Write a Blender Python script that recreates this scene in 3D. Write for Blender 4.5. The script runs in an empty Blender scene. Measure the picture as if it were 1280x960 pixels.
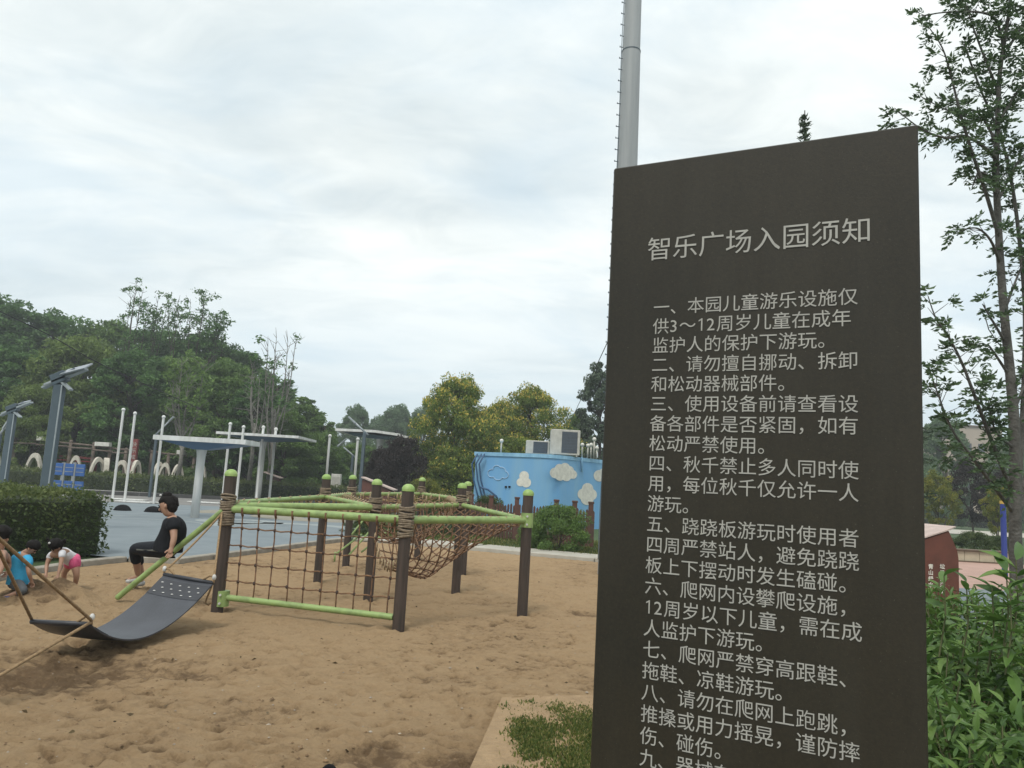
import bpy, bmesh, math, random
import numpy as np
from mathutils import Vector, Matrix, Euler
R = math.radians
random.seed(7)
rng = np.random.default_rng(11)
scn = bpy.context.scene
COL = scn.collection

# ------------------------------------------------------------------ camera
EYE, F = 1.55, 961.0
PITCH, ROLL = 7.7, 3.2
cam_d = bpy.data.cameras.new('camera')
cam_d.sensor_width = 36.0
cam_d.lens = F / 1280 * 36.0
cam_d.clip_start, cam_d.clip_end = 0.05, 5000
cam = bpy.data.objects.new('camera', cam_d)
COL.objects.link(cam)
RM = Matrix.Rotation(R(90 + PITCH), 3, 'X') @ Matrix.Rotation(R(ROLL), 3, 'Z')
cam.location = (0, 0, EYE)
cam.rotation_euler = RM.to_euler()
scn.camera = cam
CAM = Vector((0, 0, EYE))

# ------------------------------------------------------------------ world
SUN_EL, SUN_AZ = 58, 200          # azimuth clockwise from +Y
w = bpy.data.worlds.new('World'); scn.world = w; w.use_nodes = True
nt = w.node_tree; nt.nodes.clear()
N, L = nt.nodes.new, nt.links.new
out = N('ShaderNodeOutputWorld')
sky = N('ShaderNodeTexSky'); sky.sky_type = 'NISHITA'; sky.sun_disc = False
sky.sun_elevation = R(SUN_EL); sky.sun_rotation = R(SUN_AZ)
sky.dust_density = 2.0; sky.air_density = 1.0
b1 = N('ShaderNodeBackground'); b1.inputs[1].default_value = 0.10
L(sky.outputs[0], b1.inputs[0])
tc = N('ShaderNodeTexCoord')
sep = N('ShaderNodeSeparateXYZ'); L(tc.outputs['Generated'], sep.inputs[0])
def wmath(op, a, b=None, clamp=False):
    n = N('ShaderNodeMath'); n.operation = op; n.use_clamp = clamp
    for i, v in enumerate((a, b)):
        if v is None: continue
        if isinstance(v, (int, float)): n.inputs[i].default_value = v
        else: L(v, n.inputs[i])
    return n.outputs[0]
zz = wmath('ADD', wmath('MAXIMUM', sep.outputs[2], 0.0), 0.22)
cx = wmath('DIVIDE', sep.outputs[0], zz); cy = wmath('DIVIDE', sep.outputs[1], zz)
cmb = N('ShaderNodeCombineXYZ'); L(cx, cmb.inputs[0]); L(cy, cmb.inputs[1])
def wnoise(scale, detail, rough, dist=0.0, off=(0, 0, 0), sc=(1, 1, 1)):
    m = N('ShaderNodeMapping'); m.inputs['Location'].default_value = off; m.inputs['Scale'].default_value = sc
    L(cmb.outputs[0], m.inputs[0])
    n = N('ShaderNodeTexNoise'); n.inputs['Scale'].default_value = scale
    n.inputs['Detail'].default_value = detail; n.inputs['Roughness'].default_value = rough
    n.inputs['Distortion'].default_value = dist
    L(m.outputs[0], n.inputs['Vector']); return n.outputs[0]
def wramp(v, pts):
    r = N('ShaderNodeValToRGB'); L(v, r.inputs[0])
    e = r.color_ramp.elements
    while len(e) < len(pts): e.new(0.5)
    for k, (p, c) in enumerate(pts):
        e[k].position = p; e[k].color = (*c, 1) if len(c) == 3 else c
    return r.outputs[0]
n1 = wnoise(1.3, 7, 0.55, 0.5, (3.1, 0.4, 0), (1.0, 1.5, 1))
n2 = wnoise(0.75, 5, 0.5, 0.3, (7.7, 2.2, 0), (1.0, 2.0, 1))
cover = wramp(n1, [(0.34, (0.42,) * 3), (0.48, (0.85,) * 3), (0.60, (1.0,) * 3)])
n3 = wnoise(3.4, 8, 0.6, 0.8, (1.7, 5.2, 0), (1.0, 1.7, 1))
nmix = wmath('ADD', wmath('MULTIPLY', n2, 0.68), wmath('MULTIPLY', n3, 0.32))
tone = wramp(nmix, [(0.34, (0.55, 0.61, 0.625)), (0.46, (0.70, 0.745, 0.74)), (0.59, (0.84, 0.865, 0.84))])
b2 = N('ShaderNodeBackground'); b2.inputs[1].default_value = 1.0
L(tone, b2.inputs[0])
# thin cloud deck thickens away from blue gaps, a bluer band stays low over the trees
low = wramp(sep.outputs[2], [(0.0, (0.18,) * 3), (0.12, (0.50,) * 3), (0.30, (1.0,) * 3)])
fac = wmath('MULTIPLY', cover, low, True)
mix = N('ShaderNodeMixShader'); L(fac, mix.inputs[0])
b3 = N('ShaderNodeBackground'); b3.inputs[0].default_value = (0.53, 0.655, 0.725, 1); b3.inputs[1].default_value = 1.0
mix0 = N('ShaderNodeMixShader'); mix0.inputs[0].default_value = 0.80
L(b1.outputs[0], mix0.inputs[1]); L(b3.outputs[0], mix0.inputs[2])
L(mix0.outputs[0], mix.inputs[1]); L(b2.outputs[0], mix.inputs[2])
L(mix.outputs[0], out.inputs[0])

sd = bpy.data.lights.new('sun', 'SUN'); sd.energy = 1.5; sd.angle = R(14); sd.color = (1.0, 0.95, 0.87)
sun = bpy.data.objects.new('sun', sd); COL.objects.link(sun)
sv = Vector((math.sin(R(SUN_AZ)) * math.cos(R(SUN_EL)), math.cos(R(SUN_AZ)) * math.cos(R(SUN_EL)), math.sin(R(SUN_EL))))
sun.rotation_euler = sv.to_track_quat('Z', 'Y').to_euler()
sun.location = (0, 0, 30)
scn.view_settings.view_transform = 'Standard'; scn.view_settings.look = 'None'
scn.view_settings.gamma = 1.0; scn.view_settings.use_curve_mapping = False
scn.view_settings.exposure = 0.46
HAZE = 0.0012
scn.cycles.max_bounces = 6; scn.cycles.diffuse_bounces = 3; scn.cycles.transparent_max_bounces = 6

# ------------------------------------------------------------------ measuring helpers
def ray(px, py):
    return (RM @ Vector(((px - 640) / F, -(py - 480) / F, -1))).normalized()
def P(px, py, d):                      # point seen at this pixel, d metres ahead
    r = ray(px, py); return CAM + r * (d / r.y)
def G(px, py, z=0.0):                  # point of the ground seen at this pixel
    r = ray(px, py); return CAM + r * ((z - EYE) / r.z)
PZ = 0.06                              # paving level; sand is about 0

# ------------------------------------------------------------------ object helpers
def tag(o, label=None, cat=None, group=None, kind=None):
    if label: o['label'] = label
    if cat: o['category'] = cat
    if group: o['group'] = group
    if kind: o['kind'] = kind
    return o
def empty(name, loc, label=None, cat=None, group=None):
    o = bpy.data.objects.new(name, None); COL.objects.link(o)
    o.location = loc; o.empty_display_size = 0.2
    return tag(o, label, cat, group)
def origin(o):
    v = Vector((0, 0, 0))
    while o is not None: v += o.location; o = o.parent
    return v
def link_mesh(name, me, m, parent=None, loc=None):
    o = bpy.data.objects.new(name, me); COL.objects.link(o)
    if m and not me.materials: me.materials.append(m)
    if parent is not None: o.parent = parent
    if loc is not None: o.location = loc
    return o
def copy_tree(o, parent=None):
    c = o.copy(); COL.objects.link(c); c.parent = parent
    for ch in list(o.children): copy_tree(ch, c)
    return c

class MB:
    def __init__(s): s.v = []; s.f = []
    def add(s, vs, fs):
        n = len(s.v); s.v += [Vector(v) for v in vs]; s.f += [tuple(i + n for i in f) for f in fs]; return s
    def box(s, c, size, rz=0.0, m=None, bev=0.0):
        hx, hy, hz = (a / 2 for a in size); c = Vector(c)
        if bev > 0:
            b = min(bev, hx * .9, hy * .9, hz * .9)
            bm = bmesh.new(); bmesh.ops.create_cube(bm, size=1.0)
            bmesh.ops.scale(bm, vec=size, verts=bm.verts)
            bmesh.ops.bevel(bm, geom=bm.edges[:], offset=b, segments=1, affect='EDGES')
            vs = [v.co.copy() for v in bm.verts]; bm.verts.index_update()
            fs = [[v.index for v in f.verts] for f in bm.faces]; bm.free()
        else:
            vs = [Vector((x, y, z)) for x in (-hx, hx) for y in (-hy, hy) for z in (-hz, hz)]
            fs = [(0, 1, 3, 2), (4, 6, 7, 5), (0, 4, 5, 1), (2, 3, 7, 6), (0, 2, 6, 4), (1, 5, 7, 3)]
        q = m if m is not None else Matrix.Rotation(rz, 3, 'Z')
        return s.add([c + q @ v for v in vs], fs)
    def tube(s, pts, rad, seg=8, cap=True):
        pts = [Vector(p) for p in pts]
        if not isinstance(rad, (list, tuple)): rad = [rad] * len(pts)
        n0 = len(s.v); up = None
        for i, p in enumerate(pts):
            t = (pts[min(i + 1, len(pts) - 1)] - pts[max(i - 1, 0)])
            if t.length < 1e-9: t = Vector((0, 0, 1))
            t.normalize()
            if up is None: up = t.orthogonal().normalized()
            else:
                up = up - t * up.dot(t)
                up = up.normalized() if up.length > 1e-6 else t.orthogonal().normalized()
            b = t.cross(up)
            for k in range(seg):
                a = 2 * math.pi * k / seg
                s.v.append(p + (up * math.cos(a) + b * math.sin(a)) * rad[i])
        for i in range(len(pts) - 1):
            for k in range(seg):
                a, b2 = n0 + i * seg + k, n0 + i * seg + (k + 1) % seg
                s.f.append((a, b2, b2 + seg, a + seg))
        if cap:
            s.f.append(tuple(n0 + k for k in reversed(range(seg))))
            e = n0 + (len(pts) - 1) * seg
            s.f.append(tuple(e + k for k in range(seg)))
        return s
    def ball(s, c, r, seg=12, rings=8, half=False, m=None):
        c = Vector(c); rr = r if isinstance(r, (list, tuple)) else (r, r, r)
        lo = 0.0 if half else -math.pi / 2; n0 = len(s.v)
        for i in range(rings + 1):
            a = lo + (math.pi / 2 - lo) * i / rings
            for k in range(seg):
                t = 2 * math.pi * k / seg
                v = Vector((math.cos(a) * math.cos(t) * rr[0], math.cos(a) * math.sin(t) * rr[1], math.sin(a) * rr[2]))
                s.v.append(c + (m @ v if m is not None else v))
        for i in range(rings):
            for k in range(seg):
                a, b = n0 + i * seg + k, n0 + i * seg + (k + 1) % seg
                s.f.append((a, b, b + seg, a + seg))
        return s
    def prism(s, poly, z0, z1):          # poly of (x,y)
        n = len(poly)
        return s.add([(x, y, z0) for x, y in poly] + [(x, y, z1) for x, y in poly],
                     [tuple(reversed(range(n))), tuple(range(n, 2 * n))] +
                     [(i, (i + 1) % n, (i + 1) % n + n, i + n) for i in range(n)])
    def build(s, name, m, parent=None, smooth=False, loc=None, fix=False):
        off = origin(parent) if parent is not None else (Vector(loc) if loc is not None else Vector((0, 0, 0)))
        me = bpy.data.meshes.new(name)
        me.from_pydata([tuple(v - off) for v in s.v], [], s.f)
        if fix:
            bm = bmesh.new(); bm.from_mesh(me)
            bmesh.ops.remove_doubles(bm, verts=bm.verts, dist=1e-5)
            bmesh.ops.recalc_face_normals(bm, faces=bm.faces); bm.to_mesh(me); bm.free()
        if smooth:
            me.polygons.foreach_set('use_smooth', [True] * len(me.polygons))
            if smooth == 'auto':
                me.set_sharp_from_angle(angle=R(40))
        me.update()
        o = link_mesh(name, me, m, parent)
        if parent is None and loc is not None: o.location = loc
        return o

def poly_sheet(name, pts, z, m, kind='structure', parent=None):
    bm = bmesh.new()
    vs = [bm.verts.new((p[0], p[1], z)) for p in pts]
    f = bm.faces.new(vs); f.normal_update()
    if f.normal.z < 0: f.normal_flip()
    bmesh.ops.triangulate(bm, faces=bm.faces[:])
    me = bpy.data.meshes.new(name); bm.to_mesh(me); bm.free()
    o = link_mesh(name, me, m, parent)
    if kind: o['kind'] = kind
    return o

# ------------------------------------------------------------------ materials
def mat(name, c, rough=0.7, c2=None, scale=6.0, detail=5.0, bump=0.0, bscale=None, metal=0.0, spec=0.5, coord='Object', dist=0.01, ramp=(0.35, 0.65), stretch=None):
    m = bpy.data.materials.new(name); m.use_nodes = True
    t = m.node_tree; p = t.nodes['Principled BSDF']
    p.inputs['Roughness'].default_value = rough; p.inputs['Metallic'].default_value = metal
    p.inputs['Specular IOR Level'].default_value = spec
    p.inputs['Base Color'].default_value = (*c, 1)
    if c2 is None: c2 = tuple(min(1, x * 0.78) for x in c)
    co = t.nodes.new('ShaderNodeTexCoord')
    n = t.nodes.new('ShaderNodeTexNoise'); n.inputs['Scale'].default_value = scale; n.inputs['Detail'].default_value = detail
    n.inputs['Roughness'].default_value = 0.6
    mp = t.nodes.new('ShaderNodeMapping'); mp.inputs['Scale'].default_value = stretch or (1, 1, 1)
    t.links.new(co.outputs[coord], mp.inputs[0]); t.links.new(mp.outputs[0], n.inputs['Vector'])
    r = t.nodes.new('ShaderNodeValToRGB')
    r.color_ramp.elements[0].position, r.color_ramp.elements[1].position = ramp
    r.color_ramp.elements[0].color = (*c2, 1); r.color_ramp.elements[1].color = (*c, 1)
    t.links.new(n.outputs[0], r.inputs[0]); t.links.new(r.outputs[0], p.inputs['Base Color'])
    if bump > 0:
        n2 = t.nodes.new('ShaderNodeTexNoise'); n2.inputs['Scale'].default_value = bscale or scale * 6; n2.inputs['Detail'].default_value = 6
        t.links.new(co.outputs[coord], n2.inputs['Vector'])
        b = t.nodes.new('ShaderNodeBump'); b.inputs['Strength'].default_value = bump; b.inputs['Distance'].default_value = dist
        t.links.new(n2.outputs[0], b.inputs['Height']); t.links.new(b.outputs[0], p.inputs['Normal'])
    return m
def leaf_mat(name, cols, rough=0.55, trans=0.38):
    m = bpy.data.materials.new(name); m.use_nodes = True
    t = m.node_tree; p = t.nodes['Principled BSDF']; o = t.nodes['Material Output']
    a = t.nodes.new('ShaderNodeAttribute'); a.attribute_name = 'tone'
    r = t.nodes.new('ShaderNodeValToRGB'); e = r.color_ramp.elements
    while len(e) < len(cols): e.new(0.5)
    for k, (q, c) in enumerate(cols): e[k].position = q; e[k].color = (*c, 1)
    t.links.new(a.outputs['Fac'], r.inputs[0]); t.links.new(r.outputs[0], p.inputs['Base Color'])
    p.inputs['Roughness'].default_value = rough; p.inputs['Specular IOR Level'].default_value = 0.3
    tr = t.nodes.new('ShaderNodeBsdfTranslucent'); t.links.new(r.outputs[0], tr.inputs[0])
    mx = t.nodes.new('ShaderNodeMixShader'); mx.inputs[0].default_value = trans
    t.links.new(p.outputs[0], mx.inputs[1]); t.links.new(tr.outputs[0], mx.inputs[2]); t.links.new(mx.outputs[0], o.inputs[0])
    return m
M = {}
M['post'] = mat('post_brown', (0.066, 0.045, 0.034), 0.65, (0.034, 0.025, 0.019), 26, bump=0.4, stretch=(1, 1, .08))
M['cap'] = mat('cap_green', (0.31, 0.42, 0.145), 0.5, (0.20, 0.34, 0.08), 10)
M['beam'] = mat('beam_green', (0.255, 0.36, 0.125), 0.5, (0.17, 0.235, 0.085), 9, detail=9, ramp=(.3, .55), bump=.15)
M['rope'] = mat('rope_tan', (0.24, 0.135, 0.07), 0.9, (0.11, 0.06, 0.035), 22, bump=0.6, bscale=160)
M['rope_pale'] = mat('rope_pale', (0.42, 0.33, 0.20), 0.9, (0.28, 0.21, 0.13), 22, bump=0.5)
M['rope_gold'] = mat('rope_golden_brown', (0.33, 0.225, 0.12), 0.9, (0.20, 0.13, 0.065), 25, bump=0.6, bscale=150)
M['wrap'] = mat('jute_wrap', (0.25, 0.20, 0.14), 0.95, (0.15, 0.115, 0.08), 30, bump=0.8, bscale=90)
M['knot'] = mat('dark_knot', (0.06, 0.035, 0.025), 0.8)
M['clip'] = mat('pale_clip', (0.6, 0.6, 0.58), 0.4)
M['rubber'] = mat('black_rubber', (0.050, 0.054, 0.066), 0.42, (0.038, 0.041, 0.05), 5, bump=0.2, bscale=60)
M['rubber2'] = mat('rubber_edge', (0.03, 0.032, 0.04), 0.5)
M['sign'] = mat('sign_bronze', (0.036, 0.031, 0.023), 0.5, (0.027, 0.024, 0.018), 2.0, bump=0.12, bscale=700, dist=0.0008)
def sign_mat():
    m = bpy.data.materials.new('weathered_sign_steel'); m.use_nodes = True; t = m.node_tree; p = t.nodes['Principled BSDF']
    p.inputs['Specular IOR Level'].default_value = 0.35
    co = t.nodes.new('ShaderNodeTexCoord')
    def nz(sc, det, ro, st=(1, 1, 1)):
        mp = t.nodes.new('ShaderNodeMapping'); mp.inputs['Scale'].default_value = st; t.links.new(co.outputs['Object'], mp.inputs[0])
        n = t.nodes.new('ShaderNodeTexNoise'); n.inputs['Scale'].default_value = sc; n.inputs['Detail'].default_value = det; n.inputs['Roughness'].default_value = ro
        t.links.new(mp.outputs[0], n.inputs['Vector']); return n.outputs[0]
    def rp(v, a, b, c0, c1):
        r = t.nodes.new('ShaderNodeValToRGB'); e = r.color_ramp.elements; e[0].position = a; e[1].position = b; e[0].color = (*c0, 1); e[1].color = (*c1, 1); t.links.new(v, r.inputs[0]); return r.outputs[0]
    def mx(f, a, b, mode='MIX'):
        n = t.nodes.new('ShaderNodeMix'); n.data_type = 'RGBA'; n.blend_type = mode
        if isinstance(f, float): n.inputs[0].default_value = f
        else: t.links.new(f, n.inputs[0])
        t.links.new(a, n.inputs[6]); t.links.new(b, n.inputs[7]); return n.outputs[2]
    base = rp(nz(2.2, 8, .65), .35, .68, (0.0135, 0.0135, 0.0095), (0.030, 0.025, 0.015))
    rust = rp(nz(150, 4, .7), .2, .8, (0.012, 0.012, 0.009), (0.045, 0.035, 0.021))
    streak = rp(nz(14, 6, .6, (1, 1, .12)), .45, .75, (0, 0, 0), (1, 1, 1))
    c = mx(.50, base, rust)
    dust = t.nodes.new('ShaderNodeRGB'); dust.outputs[0].default_value = (0.055, 0.052, 0.040, 1)
    f2 = t.nodes.new('ShaderNodeMath'); f2.operation = 'MULTIPLY'; f2.inputs[1].default_value = .18
    t.links.new(streak, f2.inputs[0]); c = mx(f2.outputs[0], c, dust.outputs[0])
    spk = rp(nz(420, 2, .5), .70, .76, (0, 0, 0), (1, 1, 1)); f3 = t.nodes.new('ShaderNodeMath'); f3.operation = 'MULTIPLY'; f3.inputs[1].default_value = .5; t.links.new(spk, f3.inputs[0])
    d2 = t.nodes.new('ShaderNodeRGB'); d2.outputs[0].default_value = (0.12, 0.11, 0.09, 1); c = mx(f3.outputs[0], c, d2.outputs[0])
    t.links.new(c, p.inputs['Base Color'])
    r = t.nodes.new('ShaderNodeMapRange'); r.inputs[3].default_value = .34; r.inputs[4].default_value = .58; t.links.new(nz(5, 6, .6), r.inputs[0]); t.links.new(r.outputs[0], p.inputs['Roughness'])
    b = t.nodes.new('ShaderNodeBump'); b.inputs['Strength'].default_value = .25; b.inputs['Distance'].default_value = .001; t.links.new(nz(260, 4, .6), b.inputs['Height']); t.links.new(b.outputs[0], p.inputs['Normal'])
    return m
M['sign'] = sign_mat()
M['letter'] = mat('letter_grey', (0.40, 0.395, 0.36), 0.6, (0.34, 0.335, 0.31), 30)
M['mast'] = mat('mast_grey', (0.33, 0.35, 0.36), 0.5, (0.25, 0.27, 0.28), 5, detail=8, stretch=(1, 1, .06))
M['white'] = mat('white_paint', (0.66, 0.67, 0.66), 0.5, (0.46, 0.46, 0.43), 5, detail=8, stretch=(1, 1, .12), ramp=(.3, .6))
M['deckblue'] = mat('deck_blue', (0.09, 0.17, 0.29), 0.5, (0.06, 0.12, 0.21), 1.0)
M['lamp'] = mat('lamp_blue_grey', (0.075, 0.105, 0.125), 0.45, (0.055, 0.08, 0.10), 2)
M['lamp_lt'] = mat('lamp_edge_grey', (0.32, 0.36, 0.38), 0.4)
M['solar'] = mat('solar_panel', (0.22, 0.25, 0.28), 0.3)
M['kerb'] = mat('kerb_concrete', (0.32, 0.295, 0.25), 0.9, (0.22, 0.20, 0.165), 5, bump=0.4)
M['kerb_pale'] = mat('pale_concrete', (0.44, 0.42, 0.37), 0.9, (0.35, 0.33, 0.28), 3, bump=0.3)
M['bluepave'] = mat('rubber_paving', (0.180, 0.213, 0.232), 0.8, (0.148, 0.180, 0.200), 1.3, bump=0.2, bscale=80)
M['palemark'] = mat('pale_paving_mark', (0.30, 0.34, 0.345), 0.8)
M['tanmark'] = mat('tan_paving', (0.27, 0.25, 0.20), 0.85)
M['greypath'] = mat('grey_path', (0.20, 0.195, 0.185), 0.9, (0.16, 0.155, 0.15), 0.6)
M['darkkerb'] = mat('dark_kerb', (0.07, 0.07, 0.07), 0.9)
M['lawn'] = mat('lawn', (0.055, 0.095, 0.028), 0.95, (0.035, 0.065, 0.018), 1.2, bump=0.8, bscale=30, dist=0.04)
M['earth'] = mat('earth', (0.17, 0.13, 0.09), 0.95, (0.12, 0.10, 0.06), 0.5)
M['pink'] = mat('pink_paving', (0.42, 0.27, 0.22), 0.9, (0.36, 0.235, 0.19), 1.5)
M['cream'] = mat('cream_stone', (0.46, 0.40, 0.29), 0.85, (0.38, 0.33, 0.24), 3)
M['browncap'] = mat('brown_coping', (0.12, 0.085, 0.055), 0.8)
M['mono'] = mat('rust_red_steel', (0.125, 0.042, 0.028), 0.65, (0.09, 0.032, 0.022), 7)
M['mono_top'] = mat('pale_slab', (0.52, 0.42, 0.38), 0.8)
M['wallblue'] = mat('mural_blue', (0.115, 0.33, 0.62), 0.65, (0.20, 0.39, 0.56), 1.6, detail=8, ramp=(0.3, 0.75), stretch=(1, 1, .18))
M['wallblue2'] = mat('parapet_blue', (0.27, 0.50, 0.68), 0.55, (0.16, 0.34, 0.52), 4, detail=8, stretch=(1, 1, .3))
M['cloud'] = mat('cloud_white', (0.72, 0.70, 0.63), 0.7)
M['cloudline'] = mat('cloud_outline', (0.35, 0.52, 0.70), 0.7)
M['acwhite'] = mat('ac_casing', (0.50, 0.49, 0.44), 0.55, (0.38, 0.37, 0.33), 4)
M['acgrille'] = mat('ac_grille', (0.065, 0.08, 0.10), 0.6)
M['dark'] = mat('near_black', (0.010, 0.010, 0.011), 0.9, spec=.1)
M['darkblue'] = mat('dark_blue_steel', (0.03, 0.09, 0.20), 0.5)
M['picket'] = mat('picket_brown', (0.115, 0.050, 0.036), 0.8, (0.075, 0.045, 0.035), 5)
M['bark'] = mat('bark', (0.085, 0.07, 0.055), 0.95, (0.045, 0.038, 0.03), 12, bump=0.8, bscale=40, dist=0.02)
M['barkpale'] = mat('pale_bark', (0.22, 0.21, 0.185), 0.9, (0.12, 0.115, 0.10), 6)
M['barkgrey'] = mat('grey_bark', (0.12, 0.115, 0.105), 0.95, (0.06, 0.056, 0.05), 9, bump=0.9, bscale=35, dist=0.02)
M['stem'] = mat('green_stem', (0.11, 0.12, 0.05), 0.8)
M['hedgecore'] = mat('hedge_core', (0.03, 0.042, 0.016), 0.95)
M['tyre'] = mat('white_tyre', (0.60, 0.57, 0.49), 0.7, (0.42, 0.38, 0.32), 3)
M['timber'] = mat('weathered_timber', (0.16, 0.125, 0.10), 0.9, (0.09, 0.07, 0.055), 3)
M['box'] = mat('white_box', (0.66, 0.65, 0.60), 0.6)
M['bluepanel'] = mat('panel_blue', (0.035, 0.115, 0.34), 0.5, (0.025, 0.085, 0.26), 6)
M['panelgrey'] = mat('panel_grey', (0.25, 0.27, 0.28), 0.6)
M['red'] = mat('red_paint', (0.22, 0.035, 0.03), 0.7, (0.13, 0.03, 0.028), 5)
M['bluepost'] = mat('blue_paint', (0.03, 0.055, 0.25), 0.5, (0.02, 0.04, 0.24), 6)
M['yellow'] = mat('yellow_paint', (0.62, 0.42, 0.10), 0.6)
M['cable'] = mat('black_cable', (0.02, 0.02, 0.022), 0.6)
M['skin'] = mat('skin', (0.37, 0.215, 0.145), 0.55, (0.32, 0.18, 0.12), 9)
M['hair'] = mat('black_hair', (0.006, 0.005, 0.005), 0.7, (0.013, 0.011, 0.010), 60, spec=0.15, bump=.6, bscale=120)
M['blacktee'] = mat('black_cotton', (0.009, 0.010, 0.012), 0.9, (0.014, 0.015, 0.018), 10, bump=0.4, bscale=14, dist=0.02, spec=.15)
M['blacktight'] = mat('black_leggings', (0.008, 0.010, 0.015), 0.75, spec=.2, bump=0.3, bscale=14, dist=0.02)
M['greystripe'] = mat('grey_stripe', (0.13, 0.135, 0.12), 0.8)
M['greypatch'] = mat('grey_print', (0.17, 0.19, 0.20), 0.85, (0.04, 0.045, 0.05), 25)
M['shoe'] = mat('white_shoe', (0.52, 0.52, 0.50), 0.6, (0.3, 0.3, 0.3), 12)
M['bluetee'] = mat('blue_cotton', (0.045, 0.37, 0.62), 0.85, (0.03, 0.28, 0.50), 8, bump=0.5, bscale=16, dist=0.02)
M['whitetee'] = mat('white_cotton', (0.66, 0.66, 0.68), 0.85, (0.5, 0.5, 0.53), 10, bump=0.4, bscale=16, dist=0.02)
M['pinkshort'] = mat('pink_cotton', (0.62, 0.10, 0.22), 0.85, (0.45, 0.06, 0.15), 14, bump=0.5, bscale=20, dist=0.02)
M['greyshort'] = mat('grey_cotton', (0.10, 0.11, 0.12), 0.85)
M['blueshoe'] = mat('blue_shoe', (0.04, 0.09, 0.26), 0.6)
M['building'] = mat('beige_render', (0.40, 0.33, 0.27), 0.85, (0.34, 0.28, 0.23), 0.3)
M['window'] = mat('dark_glass', (0.05, 0.06, 0.07), 0.25)

L_dark = leaf_mat('leaves_dark', [(0.0, (0.050, 0.102, 0.033)), (0.5, (0.085, 0.172, 0.051)), (1.0, (0.147, 0.266, 0.077))])
L_mid = leaf_mat('leaves_mid', [(0.0, (0.064, 0.117, 0.033)), (0.5, (0.117, 0.200, 0.052)), (1.0, (0.195, 0.303, 0.075))])
L_light = leaf_mat('leaves_willow', [(0.0, (0.078, 0.123, 0.034)), (0.5, (0.143, 0.209, 0.055)), (1.0, (0.220, 0.296, 0.081))])
L_far_hazed = leaf_mat('leaves_far_hazed', [(0.0, (0.089, 0.151, 0.078)), (1.0, (0.164, 0.259, 0.120))])  # distance haze is painted into these paler leaf colours
L_gold = leaf_mat('leaves_gold', [(0.0, (0.079, 0.121, 0.027)), (0.55, (0.175, 0.250, 0.047)), (0.78, (0.367, 0.399, 0.069)), (1.0, (0.760, 0.527, 0.115))])
L_purple = leaf_mat('leaves_purple', [(0.0, (0.022, 0.018, 0.019)), (1.0, (0.065, 0.053, 0.048))])
L_yell = leaf_mat('leaves_yellow_green', [(0.0, (0.072, 0.102, 0.024)), (0.5, (0.168, 0.192, 0.036)), (1.0, (0.384, 0.336, 0.060))])
L_hedge = leaf_mat('leaves_hedge', [(0.0, (0.037, 0.061, 0.020)), (0.5, (0.068, 0.102, 0.034)), (1.0, (0.145, 0.178, 0.058))])
L_conif = leaf_mat('needles', [(0.0, (0.036, 0.061, 0.036)), (1.0, (0.102, 0.142, 0.085))], trans=0.1)
L_ash = leaf_mat('leaves_ash', [(0.0, (0.051, 0.085, 0.041)), (0.5, (0.079, 0.132, 0.060)), (1.0, (0.122, 0.194, 0.085))], trans=0.3)
L_bush = leaf_mat('leaves_shrub', [(0.0, (0.049, 0.101, 0.026)), (0.5, (0.093, 0.179, 0.045)), (1.0, (0.187, 0.286, 0.072))], rough=0.4, trans=0.3)
L_grass = leaf_mat('grass_blades', [(0.0, (0.058, 0.091, 0.025)), (0.5, (0.111, 0.149, 0.035)), (0.85, (0.201, 0.202, 0.055)), (1.0, (0.381, 0.319, 0.149))])

# ------------------------------------------------------------------ noise in numpy
def vnoise(x, y, seed=0):
    r = np.random.default_rng(seed); T = r.random((256, 256))
    xi = np.floor(x).astype(int); yi = np.floor(y).astype(int)
    fx = x - xi; fy = y - yi
    fx = fx * fx * (3 - 2 * fx); fy = fy * fy * (3 - 2 * fy)
    a = T[xi % 256, yi % 256]; b = T[(xi + 1) % 256, yi % 256]
    c = T[xi % 256, (yi + 1) % 256]; d = T[(xi + 1) % 256, (yi + 1) % 256]
    return (a * (1 - fx) + b * fx) * (1 - fy) + (c * (1 - fx) + d * fx) * fy - 0.5
def fbm(x, y, octs, seed=0):
    s = 0
    for k, (f, a) in enumerate(octs): s = s + a * vnoise(x * f + 13.7 * k, y * f + 7.1 * k, seed + k)
    return s

# ------------------------------------------------------------------ ground, sand, paving
ground = poly_sheet('ground', [(-640, -50), (640, -50), (640, 920), (-640, 920)], -0.16, M['earth'])
KERB_PX = [(0, 719), (49, 710), (104, 701.5), (160, 696), (225, 698.5), (268, 693), (320, 687), (380, 679), (440, 671.5)]
kerbL = [G(*p, PZ + 0.03) for p in KERB_PX]
kerbR = [G(500, 677, PZ), G(586, 684, PZ), G(743, 698.5, PZ)]
kl = [(v.x, v.y) for v in kerbL]; kr = [(v.x, v.y) for v in kerbR]
slope = (kr[2][1] - kr[1][1]) / (kr[2][0] - kr[1][0])
kr.append((6.0, kr[2][1] + slope * (6.0 - kr[2][0])))
kl = [(kl[0][0] - 0.25, 1.0)] + kl
pit = kl + kr + [(6.0, 1.0)]
outer = kl + kr + [(6.0, 1.0), (6.0, -30), (400, -30), (400, 900), (-400, 900), (-400, -30), (kl[0][0], -30)]
lawn = poly_sheet('lawn', outer, 0.02, M['lawn'])

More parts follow.
